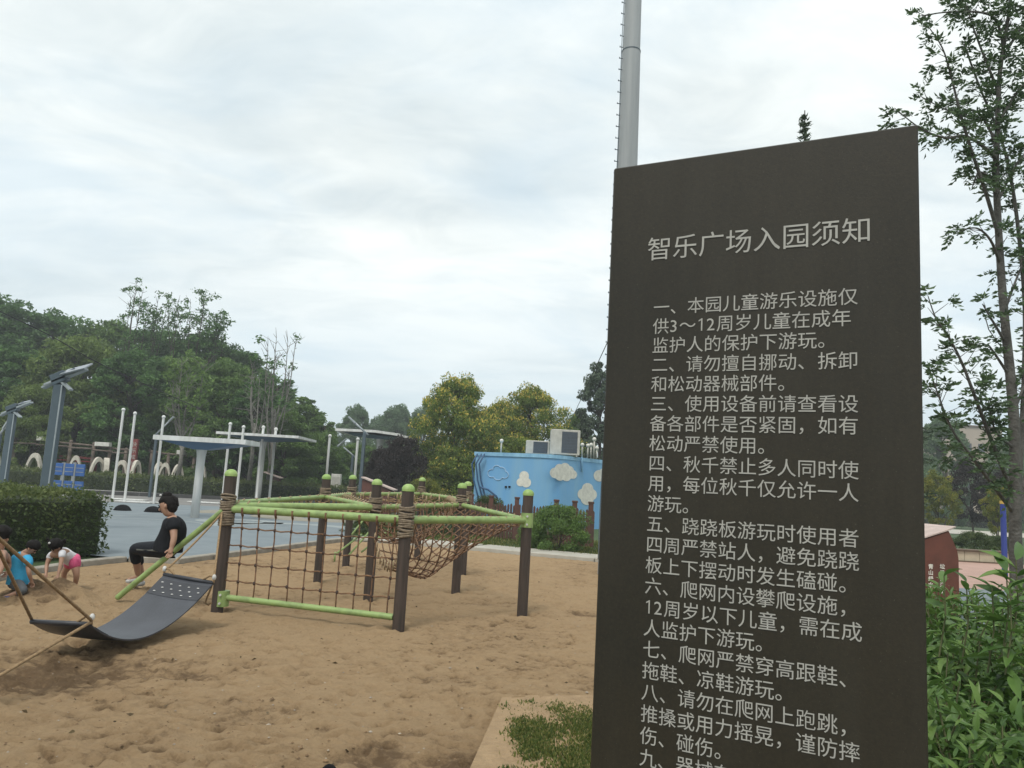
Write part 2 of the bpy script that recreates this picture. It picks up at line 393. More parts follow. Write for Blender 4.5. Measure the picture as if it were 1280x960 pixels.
def sand_height(x, y):
    z = fbm(x, y, [(0.35, 0.05), (0.9, 0.02), (2.3, 0.013), (5.5, 0.015), (11, 0.016), (19, 0.011), (33, 0.008)], 5)
    return z
SAND_SPOTS = [  # x,y,radius,height
]
pile = P(52, 735, 8.95)
feet = P(168, 727, 9.55)
SAND_SPOTS += [(pile.x, pile.y, 0.36, 0.17), (pile.x + 0.30, pile.y - .02, 0.30, 0.11), (feet.x, feet.y, 0.45, 0.10)]
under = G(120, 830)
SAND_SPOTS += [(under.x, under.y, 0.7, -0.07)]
h1 = G(235, 842); SAND_SPOTS += [(h1.x, h1.y, 0.22, -0.05)]
h2 = G(350, 840); SAND_SPOTS += [(h2.x, h2.y, 0.15, 0.04)]
h3 = G(600, 750); SAND_SPOTS += [(h3.x, h3.y, 0.35, -0.05)]
h4 = G(735, 765); SAND_SPOTS += [(h4.x, h4.y, 0.3, -0.05)]
h5 = G(560, 940); SAND_SPOTS += [(h5.x, h5.y, 0.45, -0.05)]
h6 = G(30, 850); SAND_SPOTS += [(h6.x, h6.y, 0.5, -0.05)]
h7 = G(470, 950); SAND_SPOTS += [(h7.x, h7.y, 0.3, -0.055)]
xs = np.linspace(-9.5, 6.4, 840)
ys = np.exp(np.linspace(math.log(2.2), math.log(22.5), 760))
X, Y = np.meshgrid(xs, ys)
Z = sand_height(X, Y)
DAMP_SHADE = np.clip(fbm(X, Y, [(0.6, 0.9), (1.7, 0.6), (5.0, 0.5), (14, 0.6), (28, .6)], 40) * 0.75 + 0.03, 0, 1)
def stamp(cx_, cy_, rx, ry, ang, depth, rim):
    rr = max(rx, ry) * 2.2
    i0, i1 = np.searchsorted(ys, cy_ - rr), np.searchsorted(ys, cy_ + rr)
    j0, j1 = np.searchsorted(xs, cx_ - rr), np.searchsorted(xs, cx_ + rr)
    if i1 <= i0 or j1 <= j0: return
    dx = X[i0:i1, j0:j1] - cx_; dy = Y[i0:i1, j0:j1] - cy_
    u = (dx * math.cos(ang) + dy * math.sin(ang)) / rx; v = (-dx * math.sin(ang) + dy * math.cos(ang)) / ry
    d = np.sqrt(u * u + v * v)
    Z[i0:i1, j0:j1] += -depth * np.exp(-(d ** 4) * 1.2) + rim * np.exp(-((d - 1.35) ** 2) * 7)
    if depth > 0.009: DAMP_SHADE[i0:i1, j0:j1] = np.clip(DAMP_SHADE[i0:i1, j0:j1] + 0.30 * np.exp(-(d ** 4)), 0, 1)
rs = random.Random(3)
for k in range(13000):
    yy = 2.4 * math.exp(rs.random() * math.log(20.0 / 2.4)); xx = rs.uniform(-9, 4)
    s_ = rs.uniform(0.7, 1.2)
    stamp(xx, yy, 0.085 * s_, 0.034 * s_, rs.gauss(0, .7), rs.uniform(0.004, 0.020), rs.uniform(0.002, 0.009))
for k in range(45):
    yy = 2.6 * math.exp(rs.random() * math.log(18.0 / 2.6)); xx = rs.uniform(-9, 4)
    stamp(xx, yy, rs.uniform(.12, .3), rs.uniform(.1, .22), rs.uniform(0, 3), rs.uniform(0.02, 0.045), rs.uniform(0.01, 0.025))
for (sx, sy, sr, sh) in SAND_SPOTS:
    d2 = ((X - sx) ** 2 + (Y - sy) ** 2) / sr ** 2
    Z += sh * np.exp(-d2 * 1.3) * (1 + 1.2 * fbm(X, Y, [(6, .5), (14, .4)], 77))
    if sh < -0.045: DAMP_SHADE = np.clip(DAMP_SHADE + .55 * np.exp(-(d2 ** 1.5) * 1.2) * (1 + fbm(X, Y, [(5, 1.2), (15, .8)], 60)), 0, 1)  # hollows darkened; the patch under the hammock is painted shade
    if sh > 0.11: DAMP_SHADE = np.clip(DAMP_SHADE + 1.1 * np.exp(-(d2 ** 2) * 0.6), 0, 1)
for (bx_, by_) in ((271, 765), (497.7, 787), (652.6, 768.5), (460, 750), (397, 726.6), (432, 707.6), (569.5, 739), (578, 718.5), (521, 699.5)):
    g_ = G(bx_, by_); stamp(g_.x, g_.y - .03, .17, .13, 0, .035, .018); stamp(g_.x + .15, g_.y - .12, .12, .06, .4, .02, .01)  # dark tone in these dents is contact shade painted round the posts
# keep the sand below the kerb line and out of the paving
def pit_dist(X, Y):                    # signed distance to the pit outline, inside positive
    d = np.full(X.shape, 1e9); inside = np.zeros(X.shape, bool)
    n = len(pit)
    for i in range(n):
        ax, ay = pit[i]; bx, by = pit[(i + 1) % n]
        vx, vy = bx - ax, by - ay; t = np.clip(((X - ax) * vx + (Y - ay) * vy) / (vx * vx + vy * vy), 0, 1)
        d = np.minimum(d, np.hypot(X - ax - t * vx, Y - ay - t * vy))
        c = ((ay > Y) != (by > Y)) & (X < (bx - ax) * (Y - ay) / (by - ay + 1e-12) + ax)
        inside ^= c
    return np.where(inside, d, -d)
PD = pit_dist(X, Y)
kk = np.clip(PD / 0.6, 0, 1)
Z = Z * (0.35 + 0.65 * kk) + 0.0
Z = np.where(PD < 0, np.minimum(Z, -0.06), np.minimum(Z, 0.03 + PD * 0.5))
# the bordering slab bottom right
SL = [G(627, 872, .05), G(587, 960, .05)]
sdir = (SL[1] - SL[0]).normalized(); s_end = SL[0] + sdir * 4.0
slab_poly = [(SL[0].x, SL[0].y), (s_end.x, s_end.y), (3.6, s_end.y), (3.6, SL[0].y + 0.55)]
SX = SL[0].x + (Y - SL[0].y) * (sdir.x / sdir.y)
inslab = (X > SX + 0.02) & (Y < SL[0].y + 0.15 * (X - SL[0].x) - 0.05)
Z = np.where(inslab, -0.12, Z)
near_edge = np.exp(-np.clip(SX - X, 0, 9) / 0.25) * (X < SX + 0.02) * (Y < SL[0].y + 0.1)
Z -= 0.05 * near_edge * np.clip((SL[0].y - Y) / 0.6, 0, 1)
rise = (Y >= SL[0].y + 0.15 * (X - SL[0].x) - 0.05) & (X > SX - 0.3)
Z += np.where(rise, 0.055 * np.exp(-(Y - SL[0].y) / 1.0) * np.clip((X - SX + 0.3) / 0.5, 0, 1), 0)
ny, nx = X.shape
me = bpy.data.meshes.new('sand')
co = np.stack([X, Y, Z], -1).reshape(-1, 3).astype(np.float32)
idx = np.arange(ny * nx).reshape(ny, nx)
q = np.stack([idx[:-1, :-1], idx[:-1, 1:], idx[1:, 1:], idx[1:, :-1]], -1).reshape(-1)
nf = (ny - 1) * (nx - 1)
me.vertices.add(ny * nx); me.vertices.foreach_set('co', co.ravel())
me.loops.add(nf * 4); me.loops.foreach_set('vertex_index', q.astype(np.int32))
me.polygons.add(nf); me.polygons.foreach_set('loop_start', np.arange(0, nf * 4, 4, dtype=np.int32))
me.polygons.foreach_set('use_smooth', np.ones(nf, bool))
me.update(); me.validate()
at = me.attributes.new('damp', 'FLOAT', 'POINT'); at.data.foreach_set('value', DAMP_SHADE.ravel().astype(np.float32))  # holds moist sand together with the painted shade
ms = bpy.data.materials.new('sand'); ms.use_nodes = True
t = ms.node_tree; p = t.nodes['Principled BSDF']; p.inputs['Roughness'].default_value = 0.95; p.inputs['Specular IOR Level'].default_value = 0.15
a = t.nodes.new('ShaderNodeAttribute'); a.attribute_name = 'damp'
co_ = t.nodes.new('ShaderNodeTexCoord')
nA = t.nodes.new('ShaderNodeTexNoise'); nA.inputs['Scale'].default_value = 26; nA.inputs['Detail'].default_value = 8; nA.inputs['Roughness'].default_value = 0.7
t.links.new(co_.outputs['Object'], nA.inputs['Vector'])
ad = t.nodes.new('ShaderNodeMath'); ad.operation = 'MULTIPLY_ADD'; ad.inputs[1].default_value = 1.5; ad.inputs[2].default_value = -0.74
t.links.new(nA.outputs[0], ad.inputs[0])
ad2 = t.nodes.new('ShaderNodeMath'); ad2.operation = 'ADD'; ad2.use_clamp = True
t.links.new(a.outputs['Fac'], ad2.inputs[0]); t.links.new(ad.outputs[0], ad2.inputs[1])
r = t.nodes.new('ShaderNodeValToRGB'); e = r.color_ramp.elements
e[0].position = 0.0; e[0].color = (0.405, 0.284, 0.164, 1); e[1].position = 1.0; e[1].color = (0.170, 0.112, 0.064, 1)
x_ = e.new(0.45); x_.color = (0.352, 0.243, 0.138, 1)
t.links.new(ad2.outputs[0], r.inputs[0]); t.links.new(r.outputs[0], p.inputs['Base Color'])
nB = t.nodes.new('ShaderNodeTexNoise'); nB.inputs['Scale'].default_value = 38; nB.inputs['Detail'].default_value = 9; nB.inputs['Roughness'].default_value = 0.75
t.links.new(co_.outputs['Object'], nB.inputs['Vector'])
bp = t.nodes.new('ShaderNodeBump'); bp.inputs['Strength'].default_value = 0.9; bp.inputs['Distance'].default_value = 0.05
t.links.new(nB.outputs[0], bp.inputs['Height']); t.links.new(bp.outputs[0], p.inputs['Normal'])
M['sand'] = ms
sand = link_mesh('sand', me, ms); sand['kind'] = 'structure'

def sand_z(x, y):
    j = int(np.clip(np.searchsorted(xs, x), 0, nx - 1)); i = int(np.clip(np.searchsorted(ys, y), 0, ny - 1))
    return float(Z[i, j])

# paving sheets
blue = [k for k in kl[4:]] + [kr[0]]
far1, far2 = G(445, 640, PZ), G(135, 627.5, PZ)
blue = [(-9.5, 14.2), (-6.95, 13.15), (kl[4][0] + .0, kl[4][1])] + kl[5:] + [(far1.x, far1.y), (far2.x, far2.y), (far2.x - 14, far2.y)]
poly_sheet('plaza', blue, PZ, M['bluepave'])
poly_sheet('path', [(-60, far2.y), (far2.x, far2.y + .002), (far1.x, far1.y + .002), (far1.x + 3, far1.y), (far1.x + 6, 48.5), (-60, 46)], PZ - 0.004, M['greypath'])
def arc_mark(c, r, w_, a0, a1, m, n=24, ys_=1.0):
    b = MB(); c = Vector(c)
    for i in range(n + 1):
        a_ = a0 + (a1 - a0) * i / n
        for rr in (r - w_, r + w_): b.v.append(Vector((c.x + rr * math.cos(a_), c.y + rr * ys_ * math.sin(a_), PZ + 0.004)))
    for i in range(n): b.f.append((2 * i, 2 * i + 1, 2 * i + 3, 2 * i + 2))
    o = b.build('painted_marking', m); o['kind'] = 'structure'; return o
arc_mark(G(176, 653, PZ), 1.6, 0.06, 0.3, 3.0, M['palemark'])
arc_mark(G(205, 652, PZ), 2.6, 0.07, 1.2, 4.6, M['palemark'])
arc_mark(G(300, 652, PZ), 1.0, 0.3, 0, 6.283, M['palemark'])
arc_mark(G(365, 660, PZ), 2.0, 0.35, 0.2, 3.6, M['palemark'])
arc_mark(G(395, 648, PZ), 1.4, 0.9, 0, 6.283, M['tanmark'])
arc_mark(G(340, 643, PZ), 2.2, 0.5, 0.4, 3.9, M['tanmark'])

# kerb stones
kerb = empty('kerb', (kl[1][0], kl[1][1], 0)); kerb['kind'] = 'structure'
def kerb_run(pts, w_, z0, z1, m, L_=1.0, inner=1):
    for (a, b) in zip(pts, pts[1:]):
        a = Vector((*a, 0)); b = Vector((*b, 0)); d = b - a; n = max(1, round(d.length / L_)); u = d.normalized(); nn = Vector((-u.y, u.x, 0)) * inner
        for i in range(n):
            c = a + d * ((i + .5) / n) + nn * (w_ / 2)
            MB().box((c.x, c.y, (z0 + z1) / 2 + rs.uniform(-.003, .003)), (d.length / n - 0.012, w_, z1 - z0), math.atan2(u.y, u.x), bev=0.012).build('kerb_stone', m, kerb)
kerb_run(kl, 0.16, -0.12, 0.095, M['kerb'])
kerb_run(kr, 1.15, -0.12, 0.078, M['kerb_pale'], 1.6)
kerb_run([(kl[-1][0] + .02, kl[-1][1] + .02), (kr[0][0] - .02, kr[0][1] + .02)], 0.9, -0.12, 0.074, M['kerb_pale'], 1.2)
hk = [G(-60, 612, PZ), G(150, 620.5, PZ), G(300, 627, PZ), G(440, 633, PZ)]
kb = empty('kerb', (hk[0].x, hk[0].y, 0)); kb['kind'] = 'structure'
for a_, b_ in zip(hk, hk[1:]):
    d = b_ - a_; c = (a_ + b_) / 2
    MB().box((c.x, c.y + 2.0, 0.12), (d.length - .02, 0.25, 0.24), math.atan2(d.y, d.x)).build('kerb_stone', M['darkkerb'], kb)

# border slab bottom right with drifted sand
bm = bmesh.new()
U = 110; V = 110; grid = []
x0f = lambda yv: SL[0].x + (yv - SL[0].y) * (sdir.x / sdir.y)
for i in range(V + 1):
    row = []
    for j in range(U + 1):
        tt = i / V; yv = s_end.y + (SL[0].y - s_end.y) * tt
        xv = x0f(yv) + (3.6 - x0f(yv)) * (j / U) ** 1.5
        yv2 = yv + 0.15 * (xv - SL[0].x) * tt
        drift = 0.03 * max(0, tt - .6) * min(1, (xv - x0f(yv)) / .1) + 0.022 * max(0, float(vnoise(np.array(xv * 3.5), np.array(yv2 * 3.5), 9)) + .25 + .5 * float(vnoise(np.array(xv * 13.), np.array(yv2 * 13.), 19))) * min(1, (xv - x0f(yv)) / .15)
        row.append(bm.verts.new((xv, yv2, 0.05 + drift)))
    grid.append(row)
for i in range(V):
    for j in range(U): bm.faces.new((grid[i][j], grid[i][j + 1], grid[i + 1][j + 1], grid[i + 1][j]))
low_ = [bm.verts.new((r_[0].co.x, r_[0].co.y, -0.12)) for r_ in grid]
for i in range(V): bm.faces.new((grid[i][0], grid[i + 1][0], low_[i + 1], low_[i]))
lw2 = [bm.verts.new((v.co.x, v.co.y + .0, -0.12)) for v in grid[-1]]
for j in range(U): bm.faces.new((grid[-1][j], grid[-1][j + 1], lw2[j + 1], lw2[j]))
bmesh.ops.recalc_face_normals(bm, faces=bm.faces)
me = bpy.data.meshes.new('border_slab'); bm.to_mesh(me); bm.free()
me.polygons.foreach_set('use_smooth', [True] * len(me.polygons)); me.set_sharp_from_angle(angle=R(45))
M['sandslab'] = mat('sand_dusted_concrete', (0.345, 0.238, 0.133), 0.95, (0.262, 0.178, 0.097), 9, detail=9, bump=0.8, bscale=45, dist=.03)
o = link_mesh('border_slab', me, M['sandslab']); o['kind'] = 'structure'

# ------------------------------------------------------------------ leaves
def leaf_mesh(name, C, D, S, tone, aspect=0.5, fold=0.25, mats=None):
    """C centres, D unit directions, S lengths: one folded diamond leaf each"""
    n = len(C)
    rnd = rng.normal(size=(n, 3)); side = np.cross(D, rnd); side /= np.linalg.norm(side, axis=1)[:, None] + 1e-9
    nor = np.cross(D, side)
    S = S[:, None]
    base = C - D * S * 0.5; tip = C + D * S * 0.5
    mid = C - D * S * 0.05
    l = mid + side * S * aspect * 0.5 + nor * S * fold * aspect
    r_ = mid - side * S * aspect * 0.5 + nor * S * fold * aspect
    V_ = np.stack([base, r_, tip, l], 1).reshape(-1, 3).astype(np.float32)
    me = bpy.data.meshes.new(name)
    me.vertices.add(4 * n); me.vertices.foreach_set('co', V_.ravel())
    # two triangles folded along the midrib: base-r-tip, base-tip-l
    tri = (np.arange(n)[:, None] * 4 + np.array([0, 1, 2, 0, 2, 3])[None, :]).ravel().astype(np.int32)
    me.loops.add(6 * n); me.loops.foreach_set('vertex_index', tri)
    me.polygons.add(2 * n); me.polygons.foreach_set('loop_start', np.arange(0, 6 * n, 3, dtype=np.int32))
    me.update()
    a = me.attributes.new('tone', 'FLOAT', 'FACE'); a.data.foreach_set('value', np.repeat(np.clip(tone, 0, 1), 2).astype(np.float32))
    return me
def unit(v): return v / (np.linalg.norm(v, axis=1)[:, None] + 1e-9)

def crown(name, h=10.0, w_=6.0, base=0.12, clumps=150, per=90, leaf=0.30, droop=0.0, seed=1, irregular=0.25, gold=False):
    """unit tree crown: clumps of leaves through an uneven egg-shaped volume"""
    r = np.random.default_rng(seed)
    th = r.uniform(0, 2 * np.pi, clumps); u = r.uniform(0, 1, clumps) ** 0.8
    rad = r.uniform(0.35, 1.0, clumps) ** 0.5
    zc = base + (0.97 - base) * u
    prof = np.sin(np.pi * np.clip((zc - base) / (1 - base) * 0.86 + 0.13, 0, 1)) ** 0.65
    lob = 1 + irregular * np.sin(3 * th + seed) * np.sin(5 * u * 2 + seed * 2) + r.normal(0, irregular * 0.35, clumps)
    R_ = w_ / 2 * prof * rad * lob * 0.9
    cc = np.stack([R_ * np.cos(th), R_ * np.sin(th), zc * h + r.normal(0, .02 * h, clumps)], 1)
    cs = r.uniform(0.45, 0.95, clumps) * w_ * 0.13
    ct = r.uniform(0, 1, clumps)
    C = np.repeat(cc, per, 0); sc = np.repeat(cs, per)
    off = r.normal(size=C.shape); off = unit(off) * (r.uniform(0.2, 1, len(C)) ** 0.5)[:, None]
    off[:, 2] *= 0.7
    C = C + off * sc[:, None]
    if droop: C[:, 2] -= droop * r.random(len(C)) ** 2 * 1.2
    D = r.normal(size=C.shape)
    D[:, 2] -= droop * 2.5; D = unit(D)
    tone = 0.55 * np.repeat(ct, per) + 0.45 * r.random(len(C))
    if gold:
        out_ = np.clip(off[:, 2] * 1.5 + 0.1, 0, 1) * np.clip(C[:, 2] / h * 1.3, 0, 1)
        tone = np.where((r.random(len(C)) < 0.75 * out_), r.uniform(0.75, 1.0, len(C)), tone * 0.7)
    S = leaf * r.uniform(0.6, 1.3, len(C))
    return leaf_mesh(name, C, D, S, tone, aspect=0.45 if not droop else 0.3), cc

def trunk_mesh(name, h, cc, r0=0.22, limbs=22, seed=1, lean=0.0):
    b = MB(); q = random.Random(seed)
    pts = [Vector((0.25 * math.sin(k * .9 + seed) * k / 6, 0.2 * math.cos(k * 1.1) * k / 6, h * 0.9 * k / 7 - (0.3 if k == 0 else 0))) for k in range(8)]
    b.tube(pts, [r0 * (1 - 0.11 * k) for k in range(8)], 8)
    order = list(range(len(cc))); q.shuffle(order)
    for i in order[:limbs]:
        c = Vector(cc[i]); z = max(h * .12, c.z - q.uniform(.12, .25) * h)
        k = min(6.99, z / (h * .9) * 7); k0 = int(k); s_ = pts[k0].lerp(pts[k0 + 1], k - k0)
        m_ = s_.lerp(c, .5) + Vector((q.uniform(-.3, .3), q.uniform(-.3, .3), q.uniform(-.1, .5)))
        b.tube([s_, m_, c], [r0 * .38, r0 * .22, r0 * .07], 5)
    me = bpy.data.meshes.new(name); me.from_pydata([tuple(v) for v in b.v], [], b.f)
    me.polygons.foreach_set('use_smooth', [True] * len(me.polygons)); me.update(); return me

KINDS = {}
def kind(key, **kw):
    barkm = kw.pop('bark', M['bark']); r0 = kw.pop('r0', .22)
    me, cc = crown('crown_' + key, **kw)
    tm = trunk_mesh('trunk_' + key, kw.get('h', 10.0), cc, r0=r0, seed=kw.get('seed', 1))
    tm.materials.append(barkm); me.materials.append(None)
    KINDS[key] = (me, tm, kw.get('h', 10.0), kw.get('w_', 6.0))
kind('broad_a', seed=2, clumps=230, per=150, leaf=.25, base=.05)
kind('broad_b', seed=5, clumps=210, per=150, leaf=.25, irregular=.4, base=.05)
kind('tall', seed=8, w_=4.6, clumps=190, per=130, leaf=.24, base=.05)
kind('willow', seed=11, w_=7.0, clumps=230, per=150, leaf=.34, droop=.35, irregular=.3, base=.04)
kind('round', seed=14, h=6, w_=6, clumps=200, per=110, leaf=.20, base=.03, irregular=.25)
kind('goldround', seed=17, h=7, w_=6.6, clumps=300, per=150, leaf=.17, base=.02, irregular=.3, gold=True)
kind('small', seed=21, h=4, w_=3.4, clumps=110, per=90, leaf=.14, base=.28, r0=.07)
kind('bush', seed=25, h=2.0, w_=3.2, clumps=130, per=110, leaf=.10, base=.02, r0=.04)

def plant(key, px, top, d, wpx, lm, name, label, cat='tree', group=None, rot=None, z0=0.0):
    me, tm, h0, w0 = KINDS[key]
    topz = P(px, top, d).z; hh = topz - z0
    basep = P(px, top, d)
    # world vertical through the crown top
    root = empty(name, (basep.x, d, z0), label, cat, group)
    ww = wpx / F * d
    c = link_mesh('crown', me, None, root); c.material_slots[0].link = 'OBJECT'; c.material_slots[0].material = lm
    t_ = link_mesh('trunk', tm, None, root)
    sx = ww / w0; sz = hh / (h0 * 1.0)
    rz = random.uniform(0, 6.28) if rot is None else rot
    for o_ in (c, t_): o_.scale = (sx, sx, sz); o_.rotation_euler = (0, 0, rz)
    return root

G_W = 'trees of the dense wood beyond the hedge'
wood = [
 ('broad_a', 6, 372, 72, 150, L_dark, 'tall dark tree at the far left end of the skyline of the wood'),
 ('broad_b', 78, 394, 74, 150, L_dark, 'dark rounded tree on the wood skyline directly above the nearer solar lamp'),
 ('broad_a', 140, 402, 76, 130, L_mid, 'rounded green tree on the skyline just left of the sparse tall tree tops'),
 ('broad_b', 200, 413, 73, 130, L_dark, 'dense dark tree on the skyline below the left sparse tree top'),
 ('broad_a', 252, 418, 70, 120, L_dark, 'dense dark tree on the skyline below the right sparse tree top'),
 ('broad_b', 300, 438, 70, 120, L_dark, 'dark tree on the skyline where the wood starts to slope down'),
 ('tall', 343, 466, 66, 100, L_dark, 'narrow dark tree on the sloping skyline beside the bare pale branches'),
 ('tall', 378, 496, 64, 80, L_mid, 'narrow green tree low on the right slope of the wood'),
 ('tall', 404, 522, 62, 62, L_mid, 'smallest narrow tree ending the wood on the right'),
 ('broad_b', 22, 440, 58, 140, L_dark, 'dark tree behind the farther solar lamp'),
 ('willow', 108, 420, 60, 150, L_light, 'pale yellow green willow behind the nearer solar lamp'),
 ('willow', 50, 480, 55, 100, L_light, 'low pale willow between the two solar lamps'),
 ('broad_a', 172, 440, 58, 120, L_dark, 'dark tree behind the first pair of white poles'),
 ('broad_b', 232, 448, 60, 110, L_mid, 'green tree behind the pale forked trunk'),
 ('broad_a', 288, 450, 58, 110, L_mid, 'mid green tree behind the nearer white canopy'),
 ('tall', 326, 476, 56, 90, L_dark, 'dark narrow tree behind the farther white canopy'),
 ('broad_b', 362, 516, 54, 80, L_mid, 'green tree right of the farther white canopy'),
 ('willow', 400, 540, 56, 70, L_mid, 'drooping low tree at the right foot of the wood'),
]
for k_, px, top, d, wp, lm, lab in wood: plant(k_, px, top, d, wp, lm, 'wood_tree', lab, 'tree', G_W)
G_B = 'undergrowth bushes at the foot of the wood'
lows = [(5, 530, 'low bush behind the farther solar lamp at the left edge'), (62, 522, 'low bush behind the leg of the nearer solar lamp'),
        (120, 528, 'low bush behind the crossed white tyre arches'), (180, 532, 'low bush behind the red pillar'),
        (238, 540, 'low bush behind the stem of the nearer canopy'), (296, 545, 'low bush between the two left canopies'),
        (350, 552, 'low bush behind the slanted board on the hedge'), (402, 556, 'low bush left of the small white cabinet'), (448, 556, 'low bush behind the small white cabinet')]
for i, (px, top, lab) in enumerate(lows): plant('round', px, top, 59 + (i % 3) * 2, 96, L_dark if i % 2 else L_mid, 'bush', lab, 'bush', G_B)

G_F = 'hazy pale trees far off'
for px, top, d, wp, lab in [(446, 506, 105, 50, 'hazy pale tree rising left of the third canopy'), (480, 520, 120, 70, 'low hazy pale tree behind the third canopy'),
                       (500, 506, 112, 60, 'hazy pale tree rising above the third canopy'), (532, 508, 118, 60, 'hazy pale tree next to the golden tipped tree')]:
    plant('broad_a', px, top, d, wp, L_far_hazed, 'far_tree', lab, 'tree', G_F)
plant('goldround', 573, 476, 44, 118, L_gold, 'golden_tipped_tree', 'large round tree with golden seed tips left of the blue kiosk', 'tree')
plant('goldround', 626, 504, 50, 80, L_gold, 'golden_tipped_tree', 'low golden tipped tree between the two bigger ones behind the kiosk', 'tree')
plant('goldround', 668, 488, 48, 108, L_gold, 'golden_tipped_tree', 'golden tipped tree behind the air conditioners of the kiosk', 'tree')
plant('broad_a', 596, 512, 68, 90, L_mid, 'tree', 'dark green tree filling the gap behind the first two golden tipped trees', 'tree')
plant('round', 572, 560, 43, 100, L_gold, 'bush', 'green bush at the foot of the large golden tipped tree', 'bush')
plant('round', 648, 545, 46, 100, L_gold, 'bush', 'bush showing over the kiosk roof left of the small air conditioner', 'bush')
plant('broad_b', 722, 520, 56, 60, L_mid, 'tree', 'dull green tree behind the larger air conditioner', 'tree')
plant('tall', 752, 452, 52, 66, L_conif, 'grey_green_tree', 'tall grey green tree half hidden by the left edge of the notice board', 'tree')
plant('round', 505, 546, 40, 66, L_purple, 'purple_shrub', 'dark purple leaved shrub left of the golden tipped tree', 'shrub')
plant('round', 480, 560, 41, 50, L_purple, 'purple_shrub', 'smaller dark purple shrub behind the third canopy stem', 'shrub')
# right-hand background
plant('broad_a', 1180, 520, 78, 70, L_far_hazed, 'far_tree', 'olive green tree far off directly right of the notice board', 'tree')
plant('broad_b', 1262, 545, 85, 60, L_far_hazed, 'far_tree', 'hazy tree far off behind the near tree trunk', 'tree')
plant('small', 1214, 578, 46, 62, L_purple, 'purple_tree', 'dark purple leaved small tree between notice board and tree trunk', 'tree')
plant('small', 1244, 590, 48, 50, L_purple, 'purple_tree', 'dark purple tree just left of the blue post', 'tree')
plant('small', 1172, 592, 40, 52, L_yell, 'yellow_green_tree', 'yellow green small tree touching the right edge of the notice board', 'tree')
plant('small', 1246, 606, 36, 36, L_yell, 'yellow_green_tree', 'yellow green small tree behind the blue post', 'tree')
plant('bush', 1217, 666, 26.5, 56, L_hedge, 'round_bush', 'rounded dark bush behind the low cream wall', 'bush', z0=0.0)
plant('bush', 1248, 671, 28, 40, L_hedge, 'round_bush', 'smaller dark bush left of the blue post behind the wall', 'bush')
# kiosk shrubs
plant('bush', 702, 634, 20.0, 84, L_mid, 'shrub', 'loose green shrub in front of the picket fence', 'shrub')
plant('bush', 668, 652, 20.2, 40, L_mid, 'shrub', 'small green shrub left of the larger one by the fence', 'shrub')
plant('bush', 610, 622, 25, 60, L_hedge, 'shrub', 'dark green shrub before the left end of the blue kiosk', 'shrub')
plant('bush', 560, 628, 24, 70, L_hedge, 'shrub', 'dark green shrub seen through the climbing net left of the kiosk', 'shrub')
plant('bush', 512, 640, 23, 60, L_hedge, 'shrub', 'dark shrub seen through the middle of the climbing net', 'shrub')
plant('bush', 455, 650, 22.5, 50, L_hedge, 'shrub', 'low shrub seen through the net by the plaza corner', 'shrub')
plant('bush', 532, 600, 34, 60, L_yell, 'shrub', 'yellowish shrub between purple shrub and kiosk', 'shrub')
plant('bush', 460, 622, 38, 60, L_hedge, 'shrub', 'dark shrub right of the far hedge end', 'shrub')

# conifer behind the sign
def conifer(px, top, d, label):
    tp = P(px, top, d); h = tp.z; root = empty('conifer', (tp.x, d, 0), label, 'tree')
    b = MB(); b.tube([(0, 0, -.2), (0, 0, h * .5), (0, 0, h)], [.16, .09, .012], 8)
    C = []; D = []; q = random.Random(4)
    z = 1.5
    while z < h - 0.1:
        rad = max(0.09 + .12 * (1 - z / h) * 4, 3.7 * max(0, 1 - (z + 1.2) / h) ** 0.85)
        nb = 9 if z < h - 2 else 3
        for k in range(nb):
            a = q.uniform(0, 6.28); L_ = rad * q.uniform(.75, 1.08); dr = Vector((math.cos(a), math.sin(a), q.uniform(.05, .3)))
            s_ = Vector((0, 0, z)); e_ = s_ + dr * L_
            b.tube([s_, e_], [.022 * min(1, rad), .004], 4, cap=False)
            m_ = int(12 + L_ * 80)
            for _ in range(m_):
                u = q.uniform(.1, 1); c = s_.lerp(e_, u) + Vector((q.gauss(0, .09), q.gauss(0, .09), q.gauss(-.02, .06))) * min(1.6, L_ * (1.1 - u) + .35)
                C.append(c); v = dr + Vector((q.gauss(0, .6), q.gauss(0, .6), q.gauss(0.1, .5))); D.append(v.normalized())
        z += 0.26 if z < h - 2.5 else 0.15
    off = origin(root)
    tm = bpy.data.meshes.new('trunk'); tm.from_pydata([tuple(v) for v in b.v], [], b.f); tm.update()
    link_mesh('trunk', tm, M['bark'], root)
    C = np.array(C); D = np.array(D)
    me = leaf_mesh('crown', C, D, rng.uniform(.10, .20, len(C)), rng.random(len(C)), aspect=.22)
    link_mesh('crown', me, L_conif, root)
conifer(1006, 138, 17.0, 'spire topped conifer whose tip rises above the notice board')

